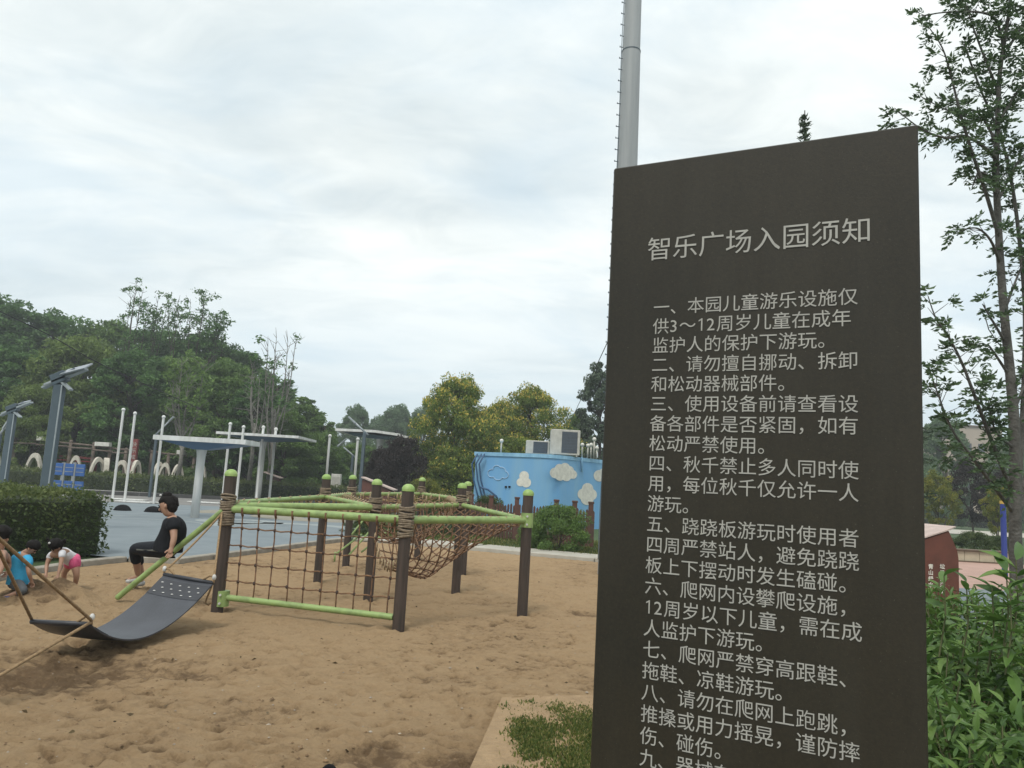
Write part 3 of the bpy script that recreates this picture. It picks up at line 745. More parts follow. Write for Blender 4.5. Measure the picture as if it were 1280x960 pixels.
# hedges
def hedge(label, a, b, wid, h, n_m2, leaf, z0=0.0, group=None, top_round=0.06):
    a = Vector(a); b = Vector(b); u = (b - a).normalized(); nrm = Vector((-u.y, u.x, 0)); Ln = (b - a).length
    root = empty('hedge', (a.x, a.y, z0), label, 'hedge', group)
    c = (a + b) / 2 + nrm * wid / 2
    MB().box((c.x, c.y, z0 + h / 2 - .03), (Ln - .08, wid - .08, h - .06), math.atan2(u.y, u.x), bev=.05).build('core', M['hedgecore'], root)
    Cs = []; Ns = []
    for (o0, e1, e2, nn) in [(a, u * Ln, Vector((0, 0, h)), -nrm), (a + nrm * wid, u * Ln, Vector((0, 0, h)), nrm), (a, nrm * wid, Vector((0, 0, h)), -u),
                             (b, nrm * wid, Vector((0, 0, h)), u), (a + Vector((0, 0, h)), u * Ln, nrm * wid, Vector((0, 0, 1)))]:
        A = e1.length * e2.length; n = int(A * n_m2)
        s_ = rng.random((n, 1)); t_ = rng.random((n, 1))
        pts = np.array(o0)[None] + s_ * np.array(e1)[None] + t_ * np.array(e2)[None]
        wob = fbm(pts[:, 0] * 1.0 + pts[:, 2] * 1.7, pts[:, 1] + pts[:, 2], [(1.1, .16), (4, .12)], 21)
        pts += np.array(nn)[None] * (wob[:, None] + rng.normal(0, leaf * .6, (n, 1)))
        Cs.append(pts); Ns.append(np.repeat(np.array(nn)[None], n, 0))
    C = np.concatenate(Cs); Nn = np.concatenate(Ns); C[:, 2] += z0
    D = unit(Nn * .7 + rng.normal(size=C.shape) * .8)
    cl = fbm(C[:, 0] * 2 + C[:, 2], C[:, 1] * 2 - C[:, 2], [(1, .7), (4, .6)], 50)
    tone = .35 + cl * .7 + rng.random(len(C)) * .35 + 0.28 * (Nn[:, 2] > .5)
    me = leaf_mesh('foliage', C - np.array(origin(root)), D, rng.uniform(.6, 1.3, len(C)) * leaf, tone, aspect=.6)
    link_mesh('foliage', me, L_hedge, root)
    return root
hA = G(148, 690, 0); hd = 13.6
e_r = P(143, 690, 13.6)
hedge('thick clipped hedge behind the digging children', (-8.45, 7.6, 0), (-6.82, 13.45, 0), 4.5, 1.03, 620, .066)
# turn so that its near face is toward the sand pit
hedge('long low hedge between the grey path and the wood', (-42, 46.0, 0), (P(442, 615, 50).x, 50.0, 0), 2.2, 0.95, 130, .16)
#hedge('low hedge behind the middle of the left lawn', (-36, 27.5, 0), (P(140, 600, 31).x, 31.0, 0), 1.8, 0.92, 260, .10)
hedge('low clipped green bank beyond the white path at the right', (P(1130, 650, 92).x, 92, 0), (P(1330, 660, 86).x, 86, 0), 3, 1.3, 60, .3)

# grass tufts
def blades(name, pts, h, n_per, m, label, cat=None, spread=.05, wid=.006):
    C = []; D = []; S = []
    for (x, y, z) in pts:
        for _ in range(n_per):
            dx, dy = random.gauss(0, spread), random.gauss(0, spread); hh = h * random.uniform(.5, 1.2)
            v = Vector((random.gauss(0, .45), random.gauss(0, .45), 1)).normalized()
            C.append((x + dx + v.x * hh / 2, y + dy + v.y * hh / 2, z + v.z * hh / 2)); D.append(tuple(v)); S.append(hh)
    C = np.array(C); me = leaf_mesh(name, C, np.array(D), np.array(S), rng.random(len(C)), aspect=wid / h * 2)
    o = link_mesh(name, me, m); o['kind'] = 'stuff'; tag(o, label, cat); return o
pts = []
while len(pts) < 1400:
    px_, py_ = random.uniform(628, 790), random.uniform(868, 1030)
    dens = np.clip((py_ - 868) / 55, 0.03, 1) * np.clip((px_ - 630) / 50, 0.02, 1)
    g = G(px_, py_, .05)
    nz = float(vnoise(np.array(g.x * 8.0), np.array(g.y * 6.0), 3)) + .5
    if random.random() < dens * max(0.05, nz * 1.7 - .4) and g.y < 5.7: pts.append((g.x, g.y, .05))
blades('grass', pts, .032, 20, L_grass, 'patchy weeds and grass growing on the sand-covered slab', 'grass', .035, .006)
pts = []
for _ in range(2600):
    xv = random.uniform(-4.5, 6); yv = kr[0][1] + 1.3 + (xv - kr[0][0]) * slope + random.uniform(0, 6)
    pts.append((xv, yv, .02))
blades('grass', pts, .10, 8, L_grass, 'short lawn grass between the pit edge and the picket fence', 'grass', .08, .012)

# ------------------------------------------------------------------ notice board (totem)
hdir = ray(-1261, 503.6); hdir.z = 0; hdir.normalize()          # runs away to the left
udir = -hdir                                                    # text direction, left to right
TR = P(1147.5, 155, 1.30)
nrm = udir.cross(Vector((0, 0, 1))).normalized()                # towards the camera
if (CAM - TR).dot(nrm) < 0: nrm = -nrm
def on_sign(px, py):
    r_ = ray(px, py); t_ = (TR - CAM).dot(nrm) / r_.dot(nrm); return CAM + r_ * t_
TL = on_sign(767, 210); BL = on_sign(740, 900)
W_S = (TR - TL).dot(udir); H_S = (TR.z + TL.z) / 2; TH = 0.10
base = Vector(((TR.x + TL.x) / 2, (TR.y + TL.y) / 2, 0)) - nrm * TH / 2
sign = empty('notice_board', base, 'tall dark bronze notice slab engraved with rows of pale Chinese rules', 'notice board')
SM = Matrix((udir, -nrm, Vector((0, 0, 1)))).transposed()       # local x=text dir, y=away, z=up
b = MB(); b.box((base.x, base.y, H_S / 2 + .02), (W_S, TH, H_S - .04), m=SM, bev=0.003); b.build('panel', M['sign'], sign)
b = MB(); b.box((base.x, base.y, .025), (W_S + .10, TH + .12, .05), m=SM, bev=0.004); b.build('base_plate', M['sign'], sign)

def one_mesh():
    me = bpy.data.meshes.new('lettering'); me.from_pydata([(.27, 0, 0), (.345, 0, 0), (.345, .72, 0), (.285, .72, 0), (.27, .70, 0), (.13, .615, 0), (.13, .54, 0), (.27, .615, 0)], [], [(0, 1, 2, 3, 4, 7), (4, 5, 6, 7)])
    me.update(); return me
def text_mesh(s, bold=0.0):
    if s == '1': return one_mesh()
    if (s, bold) in GLY: return GLY[s, bold].copy()
    # two glyphs of the fallback font only fill completely with a hair of offset
    off_ = {'童': .004, '跑': -.004}.get(s, bold)
    cu = bpy.data.curves.new('lettering', 'FONT'); cu.body = s; cu.size = 1.0
    cu.resolution_u = 12 if s == '跑' else 4
    cu.offset = off_
    o_ = bpy.data.objects.new('tmp', cu); COL.objects.link(o_)
    dg = bpy.context.evaluated_depsgraph_get()
    me = bpy.data.meshes.new_from_object(o_.evaluated_get(dg))
    bpy.data.objects.remove(o_); bpy.data.curves.remove(cu)
    GLY[s, bold] = me
    return me.copy()
GLY = {}
def text_adv():
    me1 = text_mesh('国国国国国国国国国国国'); me2 = text_mesh('国')
    w1 = max(v.co.x for v in me1.vertices); w2 = max(v.co.x for v in me2.vertices)
    mid = (max(v.co.y for v in me2.vertices) + min(v.co.y for v in me2.vertices)) / 2
    return (w1 - w2) / 10, mid
ADV, MIDY = text_adv()
def put_text(s, p0, adv, parent, mtx, m, **kw):
    x = 0.0
    for ch in s:
        half = ch in '0123456789'
        put_char(ch, p0 + mtx @ Vector((x, 0, 0)), adv, parent, mtx, m, **kw)
        x += adv * (0.56 if half else 1.0)
def put_char(s, p_left_mid, adv, parent, mtx, m, lift=0.0015, sy=1.0, bold=0.0, col=None, name='lettering'):
    me = text_mesh(s, bold / adv * ADV); sc = adv / ADV; off = origin(parent)
    for v in me.vertices:
        l = Vector((v.co.x * sc, -lift, (v.co.y - MIDY) * sc * sy)); v.co = p_left_mid + mtx @ l - off
    me.materials.clear(); me.materials.append(m)
    o_ = bpy.data.objects.new(name, me); COL.objects.link(o_); o_.parent = parent
    return o_
# measured anchors on the board
a1, a23 = on_sign(817, 385), on_sign(801, 946)
e1 = on_sign(1073, 371)
uof = lambda p_: (p_ - TL).dot(udir)
u0 = (uof(a1) + uof(on_sign(802, 840))) / 2
adv = (uof(e1) - u0) / 11.0
pitch = (a1.z - a23.z) / 22.0
lines = ['一、本园儿童游乐设施仅', '供3～12周岁儿童在成年', '监护人的保护下游玩。', '二、请勿擅自挪动、拆卸', '和松动器械部件。', '三、使用设备前请查看设',
 '备各部件是否紧固，如有', '松动严禁使用。', '四、秋千禁止多人同时使', '用，每位秋千仅允许一人', '游玩。', '五、跷跷板游玩时使用者', '四周严禁站人，避免跷跷',
 '板上下摆动时发生磕碰。', '六、爬网内设攀爬设施，', '12周岁以下儿童，需在成', '人监护下游玩。', '七、爬网严禁穿高跟鞋、', '拖鞋、凉鞋游玩。', '八、请勿在爬网上跑跳，',
 '推搡或用力摇晃，谨防摔', '伤、碰伤。', '九、器械有']
for i, s_ in enumerate(lines):
    pp = TL + udir * u0; pp.z = a1.z - pitch * i
    put_text(s_, pp, adv, sign, SM, M['letter'])
t0_, t1_ = on_sign(809, 313), on_sign(1088, 287)
pp = TL + udir * uof(t0_); pp.z = (t0_.z + t1_.z) / 2
put_text('智乐广场入园须知', pp, (uof(t1_) - uof(t0_)) / 7.93, sign, SM, M['letter'])
print('SIGN', TL, TR, W_S, H_S, 'adv', adv, 'pitch', pitch, 'z', t0_.z, t1_.z, 'u', uof(a1), uof(on_sign(802, 840)))

# clods and pebbles lying on the sand
def scatter_clods(name, n, m, label, smin, smax, seed):
    q_ = random.Random(seed); V_ = []; F_ = []
    for _ in range(n):
        yy = 2.5 * math.exp(q_.random() ** 1.0 * math.log(14.0 / 2.5)); xx = q_.uniform(-.75 * yy, .25 * yy)
        if yy < SL[0].y + .1 and xx > x0f(yy) - .1: continue
        s_ = q_.uniform(smin, smax) * (1 if q_.random() < .9 else 1.8); z = sand_z(xx, yy); n0 = len(V_)
        V_ += [(xx + s_ * a_ * q_.uniform(.7, 1.2), yy + s_ * b_ * q_.uniform(.7, 1.2), z + s_ * c_ * q_.uniform(.5, .9)) for a_, b_, c_ in ((1, 0, .1), (.3, .9, .1), (-.8, .6, .1), (-.8, -.6, .1), (.3, -.9, .1), (.05, .05, .9))]
        F_ += [(n0 + k, n0 + (k + 1) % 5, n0 + 5) for k in range(5)]
    me_ = bpy.data.meshes.new(name); me_.from_pydata(V_, [], F_); me_.update(); o_ = link_mesh(name, me_, m); o_['kind'] = 'stuff'; tag(o_, label, 'sand lumps' if 'clod' in name else 'pebbles')
M['clod'] = mat('damp_clod', (0.24, 0.155, 0.08), 0.95, (0.14, 0.09, 0.05), 8)
M['pebble'] = mat('pebble', (0.42, 0.36, 0.28), 0.8, (0.2, 0.17, 0.14), 8)
scatter_clods('clods', 2600, M['clod'], 'small darker lumps of damp sand strewn over the pit', .004, .012, 3)
scatter_clods('pebbles', 900, M['pebble'], 'tiny pale pebbles strewn over the sand pit', .004, .010, 8)


C_ = []; D_ = []; S_l = []
q_ = random.Random(17)
while len(C_) < 170:
    yy = 2.8 * math.exp(q_.random() * math.log(17.0 / 2.8)); xx = q_.uniform(-.7 * yy, .2 * yy)
    if yy < SL[0].y + .2 and xx > x0f(yy) - .15: continue
    C_.append((xx, yy, sand_z(xx, yy) + .008)); a_ = q_.uniform(0, 6.28); D_.append((math.cos(a_), math.sin(a_), q_.uniform(-.1, .15))); S_l.append(q_.uniform(.02, .055))
me = leaf_mesh('fallen_leaves', np.array(C_), unit(np.array(D_)), np.array(S_l), rng.random(len(C_)), aspect=.45)
L_dry = leaf_mat('dry_leaves', [(0.0, (0.05, 0.035, 0.02)), (0.6, (0.14, 0.10, 0.05)), (1.0, (0.30, 0.24, 0.13))])
o = link_mesh('fallen_leaves', me, L_dry); o['kind'] = 'stuff'; tag(o, 'scattered small dry leaves and bits lying on the sand', 'fallen leaves')

# ------------------------------------------------------------------ climbing frame
posts = {'A': (271, 765, 291.5, 587), 'B': (497.7, 787, 513.7, 605.5), 'C': (652.6, 768.5, 660.7, 612), 'D': (460, 750, 472, 599), 'E': (397, 726.6, 411.5, 593),
         'F': (432, 707.6, 444, 594), 'G': (569.5, 739, 579.5, 604), 'H': (578, 718.5, 585.5, 602), 'I': (521, 699.5, 530, 597)}
wrapz = {}
pb = {k: G(v[0], v[1]) for k, v in posts.items()}
frame = empty('climbing_frame', (pb['D'].x, pb['D'].y, 0), 'brown post and green beam rope climbing frame standing in the sand pit', 'climbing frame')
top = {}
for k, v in posts.items():
    p0 = pb[k]; hp = P(v[2], v[3], p0.y).z
    tp = Vector((p0.x, p0.y, hp)); top[k] = tp
    r_ = 0.066
    po = MB().tube([(p0.x, p0.y, -.3), (p0.x, p0.y, hp - .05)], r_, 14).build('post', M['post'], frame, smooth='auto')
    MB().ball((p0.x, p0.y, hp - .055), (r_ + .006, r_ + .006, .06), 14, 5, half=True).tube([(p0.x, p0.y, hp - .075), (p0.x, p0.y, hp - .05)], r_ + .006, 14).build('ball_cap', M['cap'], po, smooth='auto')
BZ = {'A': 1.14, 'B': 1.15, 'C': 1.16, 'D': 1.20, 'E': 1.26, 'F': 1.28, 'G': 1.26, 'H': 1.30, 'I': 1.33}
def bp_(k, dz=0): return Vector((pb[k].x, pb[k].y, BZ[k] + dz))
q = random.Random(5)
for k in posts:
    if k == 'C':
        MB().tube([bp_('C', -.09), bp_('C', .09)], .078, 14).build('clamp', M['beam'], frame, smooth='auto'); continue
    for dz, hh in (((.07, .15), (-.10, .15)) if k in 'AB' else ((.04, .17),)):
        b = MB()
        n = 9; c0 = bp_(k, dz)
        for i in range(n):      # a coil of rope turns, each tilted a little
            z = -hh / 2 + hh * i / (n - 1); tl = q.uniform(-.02, .02); ring = []
            for j in range(15):
                a = 2 * math.pi * j / 14; ring.append(c0 + Vector((.078 * math.cos(a), .078 * math.sin(a), z + tl * math.cos(a + i))))
            b.tube(ring, .0125, 5, cap=False)
        b.build('rope_wrap', M['wrap'], frame, smooth=True)
def beam(a, b_, r_=.044, name='beam', m='beam'):
    d = (b_ - a).normalized(); return MB().tube([a + d * .05, b_ - d * .05], r_, 12).build(name, M[m], frame, smooth='auto')
for a, b_ in ['AB', 'AD', 'AE', 'BC', 'DG', 'GC', 'DE', 'EF', 'FI', 'IH', 'HG']:
    dz = {'AB': 0, 'AD': .03, 'AE': .06}.get(a + b_, 0)
    beam(bp_(a, dz), bp_(b_, 0 if a + b_ != 'AD' else 0), .044 if a + b_ in ('AB', 'AD', 'BC') else .034)
# bottom beam of the front net
pa, pbm = G(278, 741), G(493, 778)
bA = Vector((pb['A'].x, pb['A'].y, .16)); bB = Vector((pb['B'].x, pb['B'].y, .115))
bA = P(276, 746, pb['A'].y); bB = P(497, 772, pb['B'].y)
beam(bA, bB, .034)
for pt in (bA,): MB().tube([pt + Vector((.02, 0, -.10)), pt + Vector((.02, 0, .07))], .074, 12).build('clamp', M['beam'], frame, smooth='auto')
# front vertical net
tA, tB = bp_('A'), bp_('B')
nv, nh = 10, 4
def net_pt(u, v):
    t_ = tA.lerp(tB, u); l_ = bA.lerp(bB, u); p_ = t_.lerp(l_, v); return p_
vs_u = [(i + 1) / (nv + .6) for i in range(nv)]
for u in vs_u:
    u2 = u + q.uniform(-.004, .004)
    pts_ = [net_pt(u + (u2 - u) * k / 6, k / 6) + Vector((q.uniform(-.006, .006), q.uniform(-.006, .006), 0)) for k in range(7)]
    MB().tube(pts_, .0085, 6).tube([pts_[0] + Vector((0, -.046, .02)), pts_[0] + Vector((0, -.03, -.04)), pts_[0] + Vector((0, 0, -.07))], .014, 6).build('vertical_rope', M['rope'], frame, smooth=True)
for j in range(nh):
    v = (j + 1) / (nh + 1)
    pts_ = []
    for i in range(2 * nv + 3):
        u = i / (2 * nv + 2); sag = .012 * (1 if i % 2 else 0) + .012 * math.sin(u * math.pi)
        pts_.append(net_pt(u, v) - Vector((0, 0, sag)))
    MB().tube(pts_, .0085, 6).build('horizontal_rope', M['rope'], frame, smooth=True)
b = MB()
for u in vs_u:
    for j in range(nh): b.ball(net_pt(u, (j + 1) / (nh + 1)) - Vector((0, .0, .012)), (.018, .018, .022), 6, 4)
o = b.build('knots', M['knot'], frame, smooth=True); o['kind'] = 'stuff'
# bowl nets
def bowl(c4, sag, nu, nv_, name='net_rope', power=.75, m='rope', skew=False):
    a, b_, c, d = c4
    def S_(u, v):
        p_ = (a * (1 - u) + b_ * u) * (1 - v) + (d * (1 - u) + c * u) * v
        f = (16 * u * (1 - u) * v * (1 - v)) ** power if 0 < u < 1 and 0 < v < 1 else 0
        if skew:
            g_ = .80 + .20 * min(1, v / .3) if v < .3 else ((1 - v) / .70) ** 1.05
            f = (max(0, 4 * u * (1 - u)) ** .42) * g_
        return p_ - Vector((0, 0, .05 + sag * f))
    kn = MB(); lp = MB()
    for i in range(1, nu):
        u = i / nu; pts_ = [S_(u, k / 24) + Vector((q.uniform(-.008, .008), 0, q.uniform(-.008, .008))) for k in range(25)]
        MB().tube([pts_[0] + Vector((0, 0, .09))] + pts_ + [pts_[-1] + Vector((0, 0, .09))], .0085, 5).build(name, M[m], frame, smooth=True)
        for j in range(1, nv_): kn.ball(S_(u, j / nv_), .016, 5, 3)
        for v in (0, 1):
            p_ = S_(u, v); lp.tube([p_ + Vector((0, .03, .09)), p_ + Vector((0, -.04, .06)), p_ + Vector((0, -.01, -.03))], .010, 5)
    for j in range(1, nv_):
        v = j / nv_; pts_ = [S_(k / 24, v) + Vector((0, 0, q.uniform(-.008, .008))) for k in range(25)]
        MB().tube(pts_, .0085, 5).build(name, M[m], frame, smooth=True)
        for u in (0, 1):
            p_ = S_(u, v); lp.tube([p_ + Vector((.03, 0, .09)), p_ + Vector((-.02, -.04, .06)), p_ + Vector((0, 0, -.03))], .010, 5)
    o = kn.build('knots', M['knot'], frame, smooth=True); o['kind'] = 'stuff'
    o = lp.build('rope_loops', M['rope_pale'], frame, smooth=True); o['kind'] = 'stuff'
bowl((bp_('D'), bp_('B'), bp_('C'), bp_('G')), .74, 12, 14, skew=True)
bowl((bp_('D'), bp_('G'), bp_('H').lerp(bp_('I'), .4), bp_('F').lerp(bp_('E'), .4)), .62, 12, 14, power=.8)
bowl((bp_('A', .06), bp_('D').lerp(bp_('A'), .45), bp_('D'), bp_('E')), .06, 9, 9, m='rope_gold')
bowl((bp_('F'), bp_('H').lerp(bp_('G'), .2), bp_('H'), bp_('I')), .10, 9, 6, m='rope_gold')
# pale rope laced along the far beams
for a, b_ in ('EF', 'FI', 'IH', 'HG', 'DE', 'AE', 'DG'):
    A_, B_ = bp_(a), bp_(b_); n = int((B_ - A_).length / .17); b = MB()
    for i in range(1, n):
        c = A_.lerp(B_, i / n); ring = [c + Vector((0, .05 * math.cos(t_), .05 * math.sin(t_) - .012)) for t_ in np.linspace(0, 6.28, 9)]
        b.tube(ring, .010, 4, cap=False)
    o = b.build('rope_loops', M['rope_pale'], frame, smooth=True); o['kind'] = 'stuff'
# climbing sticks of the far bowl
for (p0_, p1_, d0, d1) in [((418, 694), (452, 668), 13.0, 13.6), ((436, 694), (470, 655), 13.2, 13.8), ((418, 702), (419, 690), 13.0, 13.0), ((440, 668), (462, 640), 13.3, 13.9), ((452, 690), (486, 662), 13.5, 14.1)]:
    MB().tube([P(*p0_, d0), P(*p1_, d1)], .018, 6).build('climbing_stick', M['beam'], frame, smooth=True)
# hanging rope bundle on post I side
for k in range(4):
    s0 = bp_('B', -.12); e0 = P(518 + k * 1.2, 672 + 3 * k, 9.0)
    MB().tube([s0, s0.lerp(e0, .5) + Vector((0, 0, -.03)), e0], .009, 5).build('tie_rope', M['rope'], frame, smooth=True)

# bolts on the clamps and cap joints
for k in posts:
    c = bp_(k)
    for dz in ((-.05, .05) if k == 'C' else ()):
        MB().tube([c + Vector((0, -.074, dz)), c + Vector((0, -.096, dz))], .014, 6).build('bolt', M['clip'], frame)
for dx in (-.0,):
    for dz in (-.06, .03): MB().tube([bA + Vector((.02, -.07, dz)), bA + Vector((.02, -.092, dz))], .013, 6).build('bolt', M['clip'], frame)

# slanted green beam
sb_a, sb_e = P(279, 638, pb['A'].y - .05), P(147, 747, 9.0)
sb = MB().tube([sb_a, sb_e], .033, 12).tube([sb_e, sb_e + (sb_e - sb_a).normalized() * .015], [.033, .022], 12).build('balance_beam', M['beam'], frame, smooth='auto')

# ------------------------------------------------------------------ rubber hammock swing
R1, R2 = P(205, 718, 8.05), P(267, 728.8, 7.9)
L1, L2 = P(39, 777, 6.45), P(114, 780.5, 6.35)
ham = empty('hammock_swing', ((R1.x + L1.x) / 2, (R1.y + L1.y) / 2, 0), 'black rubber hammock swing hanging low on ropes over the sand', 'hammock')
lowm = (P(95, 800, 6.9) + P(150, 797, 6.75)) / 2
def matp(s_, t_, off=0.0):
    # s along length (0 right end, 1 left end), t across
    a_ = R1.lerp(R2, t_); b_ = L1.lerp(L2, t_)
    p_ = a_.lerp(b_, s_)
    p_.z = (a_.z * (1 - s_) + b_.z * s_) - SAG * 4 * s_ * (1 - s_) * (1 + .35 * (s_ - .5)) + off
    return p_
SAG = 0.27
b = MB(); ns, nt_ = 36, 8
for side in (0, 1):
    for i in range(ns + 1):
        for j in range(nt_ + 1): b.v.append(matp(i / ns, j / nt_, -.012 * side - .012 * math.sin(j / nt_ * math.pi)))
n1_ = (ns + 1) * (nt_ + 1)
for i in range(ns):
    for j in range(nt_):
        a_ = i * (nt_ + 1) + j
        b.f.append((a_, a_ + 1, a_ + nt_ + 2, a_ + nt_ + 1)); b.f.append((n1_ + a_, n1_ + a_ + nt_ + 1, n1_ + a_ + nt_ + 2, n1_ + a_ + 1))
for i in range(ns):
    for j in (0, nt_):
        a_ = i * (nt_ + 1) + j; b.f.append((a_, a_ + nt_ + 1, n1_ + a_ + nt_ + 1, n1_ + a_))
for j in range(nt_):
    for i in (0, ns):
        a_ = i * (nt_ + 1) + j; b.f.append((a_, a_ + 1, n1_ + a_ + 1, n1_ + a_))
matt = b.build('rubber_mat', M['rubber'], ham, smooth='auto', fix=True)
MB().tube([R1, R2], .020, 8).build('end_bar', M['rubber2'], ham, smooth=True)
MB().tube([L1, L2], .020, 8).build('end_bar', M['rubber2'], ham, smooth=True)
# seam strip and rivets near each end
for s0, s1 in ((.03, .15), (.87, .97)):
    b = MB()
    for i in range(7):
        for j in range(9):
            b.v.append(matp(s0 + (s1 - s0) * i / 6, j / 8, .004 - .012 * math.sin(j / 8 * math.pi)))
    for i in range(6):
        for j in range(8): a_ = i * 9 + j; b.f.append((a_, a_ + 1, a_ + 10, a_ + 9))
    b.build('seam_strip', M['rubber2'], matt)
    for ri, ss in enumerate((s0 + .025, (s0 + s1) / 2, s1 - .025)):
        for k in range(5):
            t_ = .1 + .8 * (k + .5 * (ri % 2) * .9) / 4.5
            MB().ball(matp(ss, t_, .004 - .012 * math.sin(t_ * math.pi)), (.013, .013, .006), 8, 3, half=True).build('rivet', M['clip'], matt, smooth=True)
def sag_rope(name, a_, b_, r_, m, parent, s_=.03, n=10, seg=7):
    pts_ = [a_.lerp(b_, k / n) - Vector((0, 0, s_ * 4 * (k / n) * (1 - k / n))) for k in range(n + 1)]
    return MB().tube(pts_, r_, seg).build(name, M[m], parent, smooth=True)
hangA = P(276, 643, pb['A'].y - .09)
sag_rope('hanging_rope', hangA, R1 + Vector((0.03, 0, .06)), .011, 'rope_gold', ham, .02)
sag_rope('hanging_rope', hangA + Vector((.01, 0, .02)), R2 + Vector((0, 0, .06)), .011, 'rope_gold', ham, .0)
P0 = G(-52, 892)
hangL = Vector((P(-14, 662, P0.y).x, P0.y, P(-14, 662, P0.y).z)) + Vector((0, 0, .0))
sag_rope('hanging_rope', hangL, L1 + Vector((0, 0, .02)), .0125, 'rope_gold', ham, .0)
sag_rope('hanging_rope', hangL, L2 + Vector((0, 0, .03)), .0125, 'rope_gold', ham, .0)
sag_rope('anchor_rope', L2 + Vector((0, 0, .02)), G(-40, 868, .03), .0125, 'rope_gold', ham, .0)
for pt in (R1, R2, L2):
    c = pt + Vector((0, 0, .055)); b = MB()
    b.ball(c, (.022, .022, .03), 8, 6)
    b.build('swivel', M['clip'], ham, smooth=True)
    # short loop from the swivel to the bar
    b = MB(); dirn = (R2 - R1).normalized() if pt is not L2 else (L1 - L2).normalized()
    s_ = -1 if pt is R2 else 1
    b.tube([c, c + dirn * .05 * s_ + Vector((0, 0, .01)), c + dirn * .11 * s_ + Vector((0, 0, -.03)), pt + dirn * .14 * s_], .010, 6)
    b.tube([c, pt], .011, 6); b.build('rope_loop', M['rope_gold'], ham, smooth=True)
b = MB(); c = R2 + Vector((0, 0, .05))
b.tube([c, c + Vector((-.02, 0, -.10)), c + Vector((-.05, 0, -.20)), c + Vector((-.06, 0, -.245)), c + Vector((-.03, 0, -.265)), c + Vector((0, 0, -.24))], .010, 6).build('rope_end', M['rope_gold'], ham, smooth=True)
pL = MB().tube([(P0.x - .06, P0.y, -.3), (P0.x - .06, P0.y, 1.5)], .066, 14)
anc = empty('hammock_post', (P0.x - .06, P0.y, 0), 'brown post just outside the left edge holding the hammock ropes', 'post')
pL.build('post_shaft', M['post'], anc, smooth='auto')
MB().ball((P0.x - .06, P0.y, 1.5), (.072, .072, .06), 14, 5, half=True).build('ball_cap', M['cap'], anc, smooth=True)

# dark thing at the lower picture edge
g = G(409, 985); b = MB()
zt = P(409, 955.5, g.y).z
b.ball((g.x, g.y, 0.0), (.062, .085, max(.05, zt)), 18, 8, half=True)
b.build('rubber_cap', M['dark'], None, smooth=True, loc=(g.x, g.y, 0))
tag(bpy.data.objects['rubber_cap'], 'small rounded black object half buried in sand at the bottom edge', 'cap')

# ------------------------------------------------------------------ mast
mb = P(783.7, 208, 15.0); mx = mb.x
r208 = 26.6 / 2 / F * 15 * 1.02; r0 = 21.7 / 2 / F * 15 * 1.05
z208 = mb.z; zt0 = P(791, 0, 15).z
k_ = (r208 - r0) / (zt0 - z208)
mast = empty('lighting_mast', (mx, 15, 0), 'tall tapering pale grey mast rising behind the notice board', 'mast')
zj = P(789, 65, 15).z
rr = lambda z: r208 - k_ * (z - z208) * .8
MB().tube([(mx, 15, 0.02), (mx, 15, zj)], [rr(0), rr(zj)], 28).build('lower_tube', M['mast'], mast, smooth='auto')
MB().tube([(mx, 15, zj + .008), (mx, 15, 19)], [rr(zj) * .955, rr(19)], 28).build('upper_tube', M['mast'], mast, smooth='auto')
MB().tube([(mx, 15, zj - .012), (mx, 15, zj + .01)], rr(zj) + .006, 28).build('joint_ring', M['lamp'], mast, smooth='auto')
z = 3.0
while z < 16:
    x_ = mx - rr(z)
    MB().tube([(x_ + .01, 14.9, z), (x_ - .06, 14.88, z)], .009, 6).tube([(x_ - .06, 14.88, z - .012), (x_ - .06, 14.88, z + .02)], .009, 6).build('rung', M['lamp'], mast, smooth=True)
    z += .25
pts_ = [(mx - rr(zz_) - .014 - .012 * (math.sin(zz_ * 1.3)), 14.88, zz_) for zz_ in np.linspace(.3, 16, 60)]
MB().tube(pts_, .007, 5).build('cable', M['lamp'], mast, smooth=True)

# ------------------------------------------------------------------ white poles
G_P = 'white ball-topped poles round the plaza'
pole_defs = [(140.5, 624, 155.5, 510, .8, 'white pole with ball top, leftmost of all'), (155.5, 627, 170.5, 514.5, .8, 'white ball topped pole second from the left'),
 (192, 629.5, 205, 519, -.8, 'white ball topped pole at the left tip of the nearer canopy'), (277.5, 630, 289, 528, -.8, 'white ball topped pole at the right tip of the nearer canopy'),
 (295, 627, 304, 532, .5, 'white ball topped pole just right of the nearer canopy'), (320.5, 623.5, 330, 532.5, .5, 'white ball topped pole crossing the stem of the farther canopy'),
 (336.5, 623.4, 345.7, 535, .5, 'white ball topped pole right of the farther canopy stem'), (405.5, 624, 414.2, 543.7, .5, 'white ball topped pole left of the third canopy'),
 (441, 626, 447.5, 547.7, .5, 'white ball topped pole under the left half of the third canopy'), (471.5, 629, 476.7, 550.8, .5, 'white ball topped pole beside the stem of the third canopy')]
for (bx, by, tx, ty, pl, lab) in pole_defs:
    g = G(bx, by, PZ); d = g.y; h = P(tx, ty, d).z
    po = empty('white_pole', (g.x, d, PZ), lab, 'pole', G_P)
    r_ = max(.045, 3.1 / 2 / F * d)
    MB().tube([(g.x, d, PZ), (g.x, d, h - .1)], r_, 12).build('shaft', M['white'], po, smooth='auto')
    MB().ball((g.x, d, h - .08), r_ * 1.5, 12, 8).build('ball_finial', M['white'], po, smooth=True)
    MB().box((g.x + pl, d, PZ + .03), (1.5, .5, .05), bev=.01).build('foot_plate', M['white'], po)

